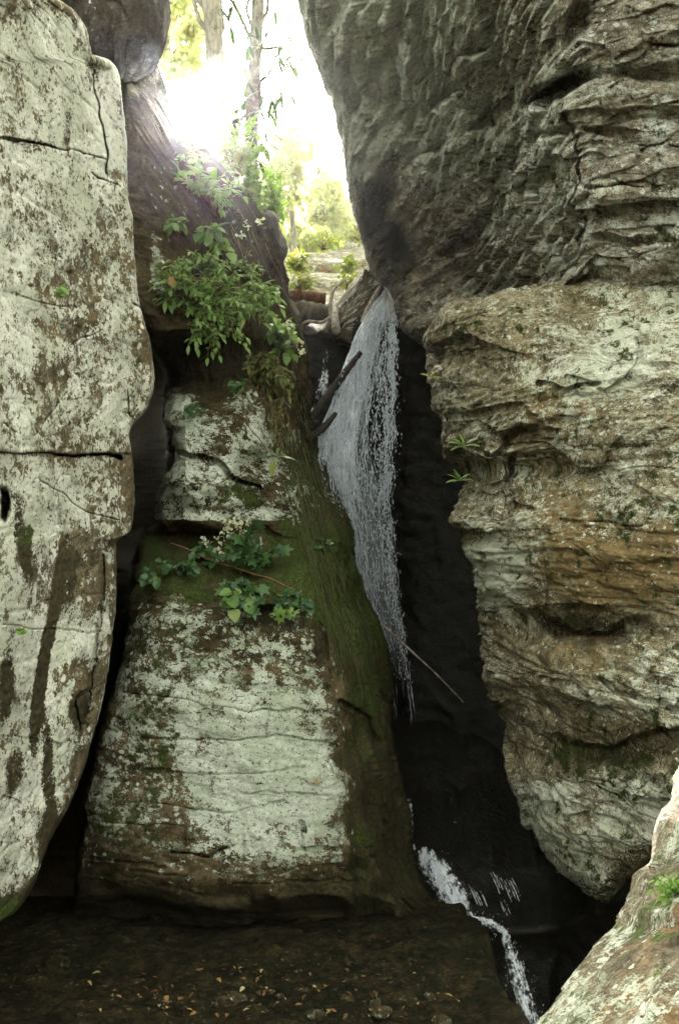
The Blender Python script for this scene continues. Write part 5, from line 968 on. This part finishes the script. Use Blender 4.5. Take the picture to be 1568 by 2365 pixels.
ribbon('water_or_glint', [(752, 800, 11.6, 8), (750, 860, 11.5, 16), (738, 920, 11.4, 26), (718, 980, 11.2, 26)], 1, 0.45, falls, seed=5)
ribbon('spray', [(815, 1080, 10.3, 70), (850, 1250, 10.2, 66), (885, 1420, 10.2, 62), (905, 1560, 10.3, 56), (915, 1720, 10.4, 44)], 1, .95, falls, seed=21, mat=MSP)
ribbon('spray', [(800, 950, 10.45, 60), (840, 1150, 10.4, 60), (870, 1350, 10.4, 50), (890, 1520, 10.4, 46)], 1, .95, falls, seed=22, mat=MSP)
casc = empty('cascade', tuple(P3(1060, 2140, 8.2).tolist())); tag(casc, 'small white cascade sliding over the dark lip below the waterfall', 'cascade', kind='structure')
ribbon('water_or_glint', [(945, 1840, 9.7, 10), (950, 1880, 9.6, 5), (953, 1930, 9.4, 4), (958, 1968, 9.2, 8)], 1, 0.45, casc, seed=6)
ribbon('water_or_glint', [(968, 1955, 9.1, 20), (998, 1995, 8.9, 42), (1030, 2045, 8.7, 50), (1058, 2095, 8.45, 46), (1072, 2128, 8.25, 32), (1058, 2165, 8.2, 10)], 1, 0.68, casc, seed=7)
ribbon('water_or_glint', [(1045, 2150, 8.2, 8), (1060, 2135, 8.2, 16), (1090, 2126, 8.18, 17), (1125, 2130, 8.16, 16), (1155, 2145, 8.1, 14), (1172, 2165, 8.05, 12)], 1, 0.72, casc, seed=8)
ribbon('water_or_glint', [(1150, 2142, 8.1, 14), (1166, 2160, 8.05, 18), (1176, 2190, 7.95, 22), (1192, 2240, 7.9, 32), (1208, 2300, 7.85, 36), (1232, 2400, 7.8, 42)], 1, 0.56, casc, seed=9)
ribbon('water_or_glint', [(1055, 2190, 8.1, 6), (1068, 2240, 8.05, 7), (1090, 2300, 8.0, 10), (1115, 2380, 7.95, 12)], 1, 0.30, casc, seed=10)
for gx_, gy_, n_, L_ in ((1078, 2042, 5, 48), (1132, 2012, 8, 62), (1150, 2070, 3, 40)):  # white streaks standing in for sky reflections on the wet rock
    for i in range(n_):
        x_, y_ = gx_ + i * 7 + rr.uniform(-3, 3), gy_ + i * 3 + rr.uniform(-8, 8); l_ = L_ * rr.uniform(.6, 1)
        ribbon('water_or_glint', [(x_, y_, 8.75, 2), (x_ + l_ * .25, y_ + l_ * .5, 8.7, 3), (x_ + l_ * .45, y_ + l_, 8.62, 2)], 1, .62, casc, seed=30 + i)
ribbon('water_or_glint', [(1030, 1815, 10, 6), (1045, 1880, 9.7, 5), (1058, 1930, 9.5, 7)], 1, 0.25, casc, seed=13)

PTS = np.array([(968, 1960, 9.0), (1000, 2010, 8.8), (1040, 2075, 8.5), (1070, 2125, 8.15), (1120, 2125, 8.1), (1165, 2165, 8.0), (1190, 2240, 7.85), (1212, 2310, 7.8), (1235, 2400, 7.75)], float)
N = 380; q = rr.uniform(0, 8, N); i0 = np.minimum(q.astype(int), 7); f0 = (q - i0)[:, None]; pp = PTS[i0] * (1 - f0) + PTS[i0 + 1] * f0; pp[:, 0] += rr.normal(size=N) * 19; pp[:, 1] += rr.normal(size=N) * 12; pp[:, 2] -= np.abs(rr.normal(size=N)) * .10
c = P3(pp[:, 0], pp[:, 1], pp[:, 2]); rad = rr.uniform(.0015, .004, N); V = c[:, None] + oc[None] * np.stack([rad, rad, rad * rr.uniform(1, 3, N)], -1)[:, None]; F = ofc[None] + (np.arange(N) * 6)[:, None, None]
o = mesh_obj('water_drops', V.reshape(-1, 3), F.reshape(-1, 3), MD, casc, nloop=3); o.matrix_parent_inverse = Matrix.Translation(-casc.location); o['kind'] = 'stuff'

# ------------------------------------------------------------------ haze added to spread light around the sun
t = NT('glow_haze'); pv = t.n('ShaderNodeVolumePrincipled'); pv.inputs['Color'].default_value = (.95, .96, 1, 1); pv.inputs['Density'].default_value = 0.0003; pv.inputs['Anisotropy'].default_value = 0.955
t.l(pv.outputs[0], t.out.inputs['Volume'])
x0, x1, y0, y1, z0, z1 = -1600, 1600, -1600, 1600, -4.5, 70
x0, x1, y0, y1 = -60, 60, -20, 90
co = [(x, y, z) for x in (x0, x1) for y in (y0, y1) for z in (z0, z1)]
me = bpy.data.meshes.new('glow_haze'); me.from_pydata(co, [], [(0, 1, 3, 2), (4, 6, 7, 5), (0, 4, 5, 1), (2, 3, 7, 6), (0, 2, 6, 4), (1, 5, 7, 3)]); me.materials.append(t.m)
o = bpy.data.objects.new('glow_haze', me); COL.objects.link(o); tag(o, kind='stuff')
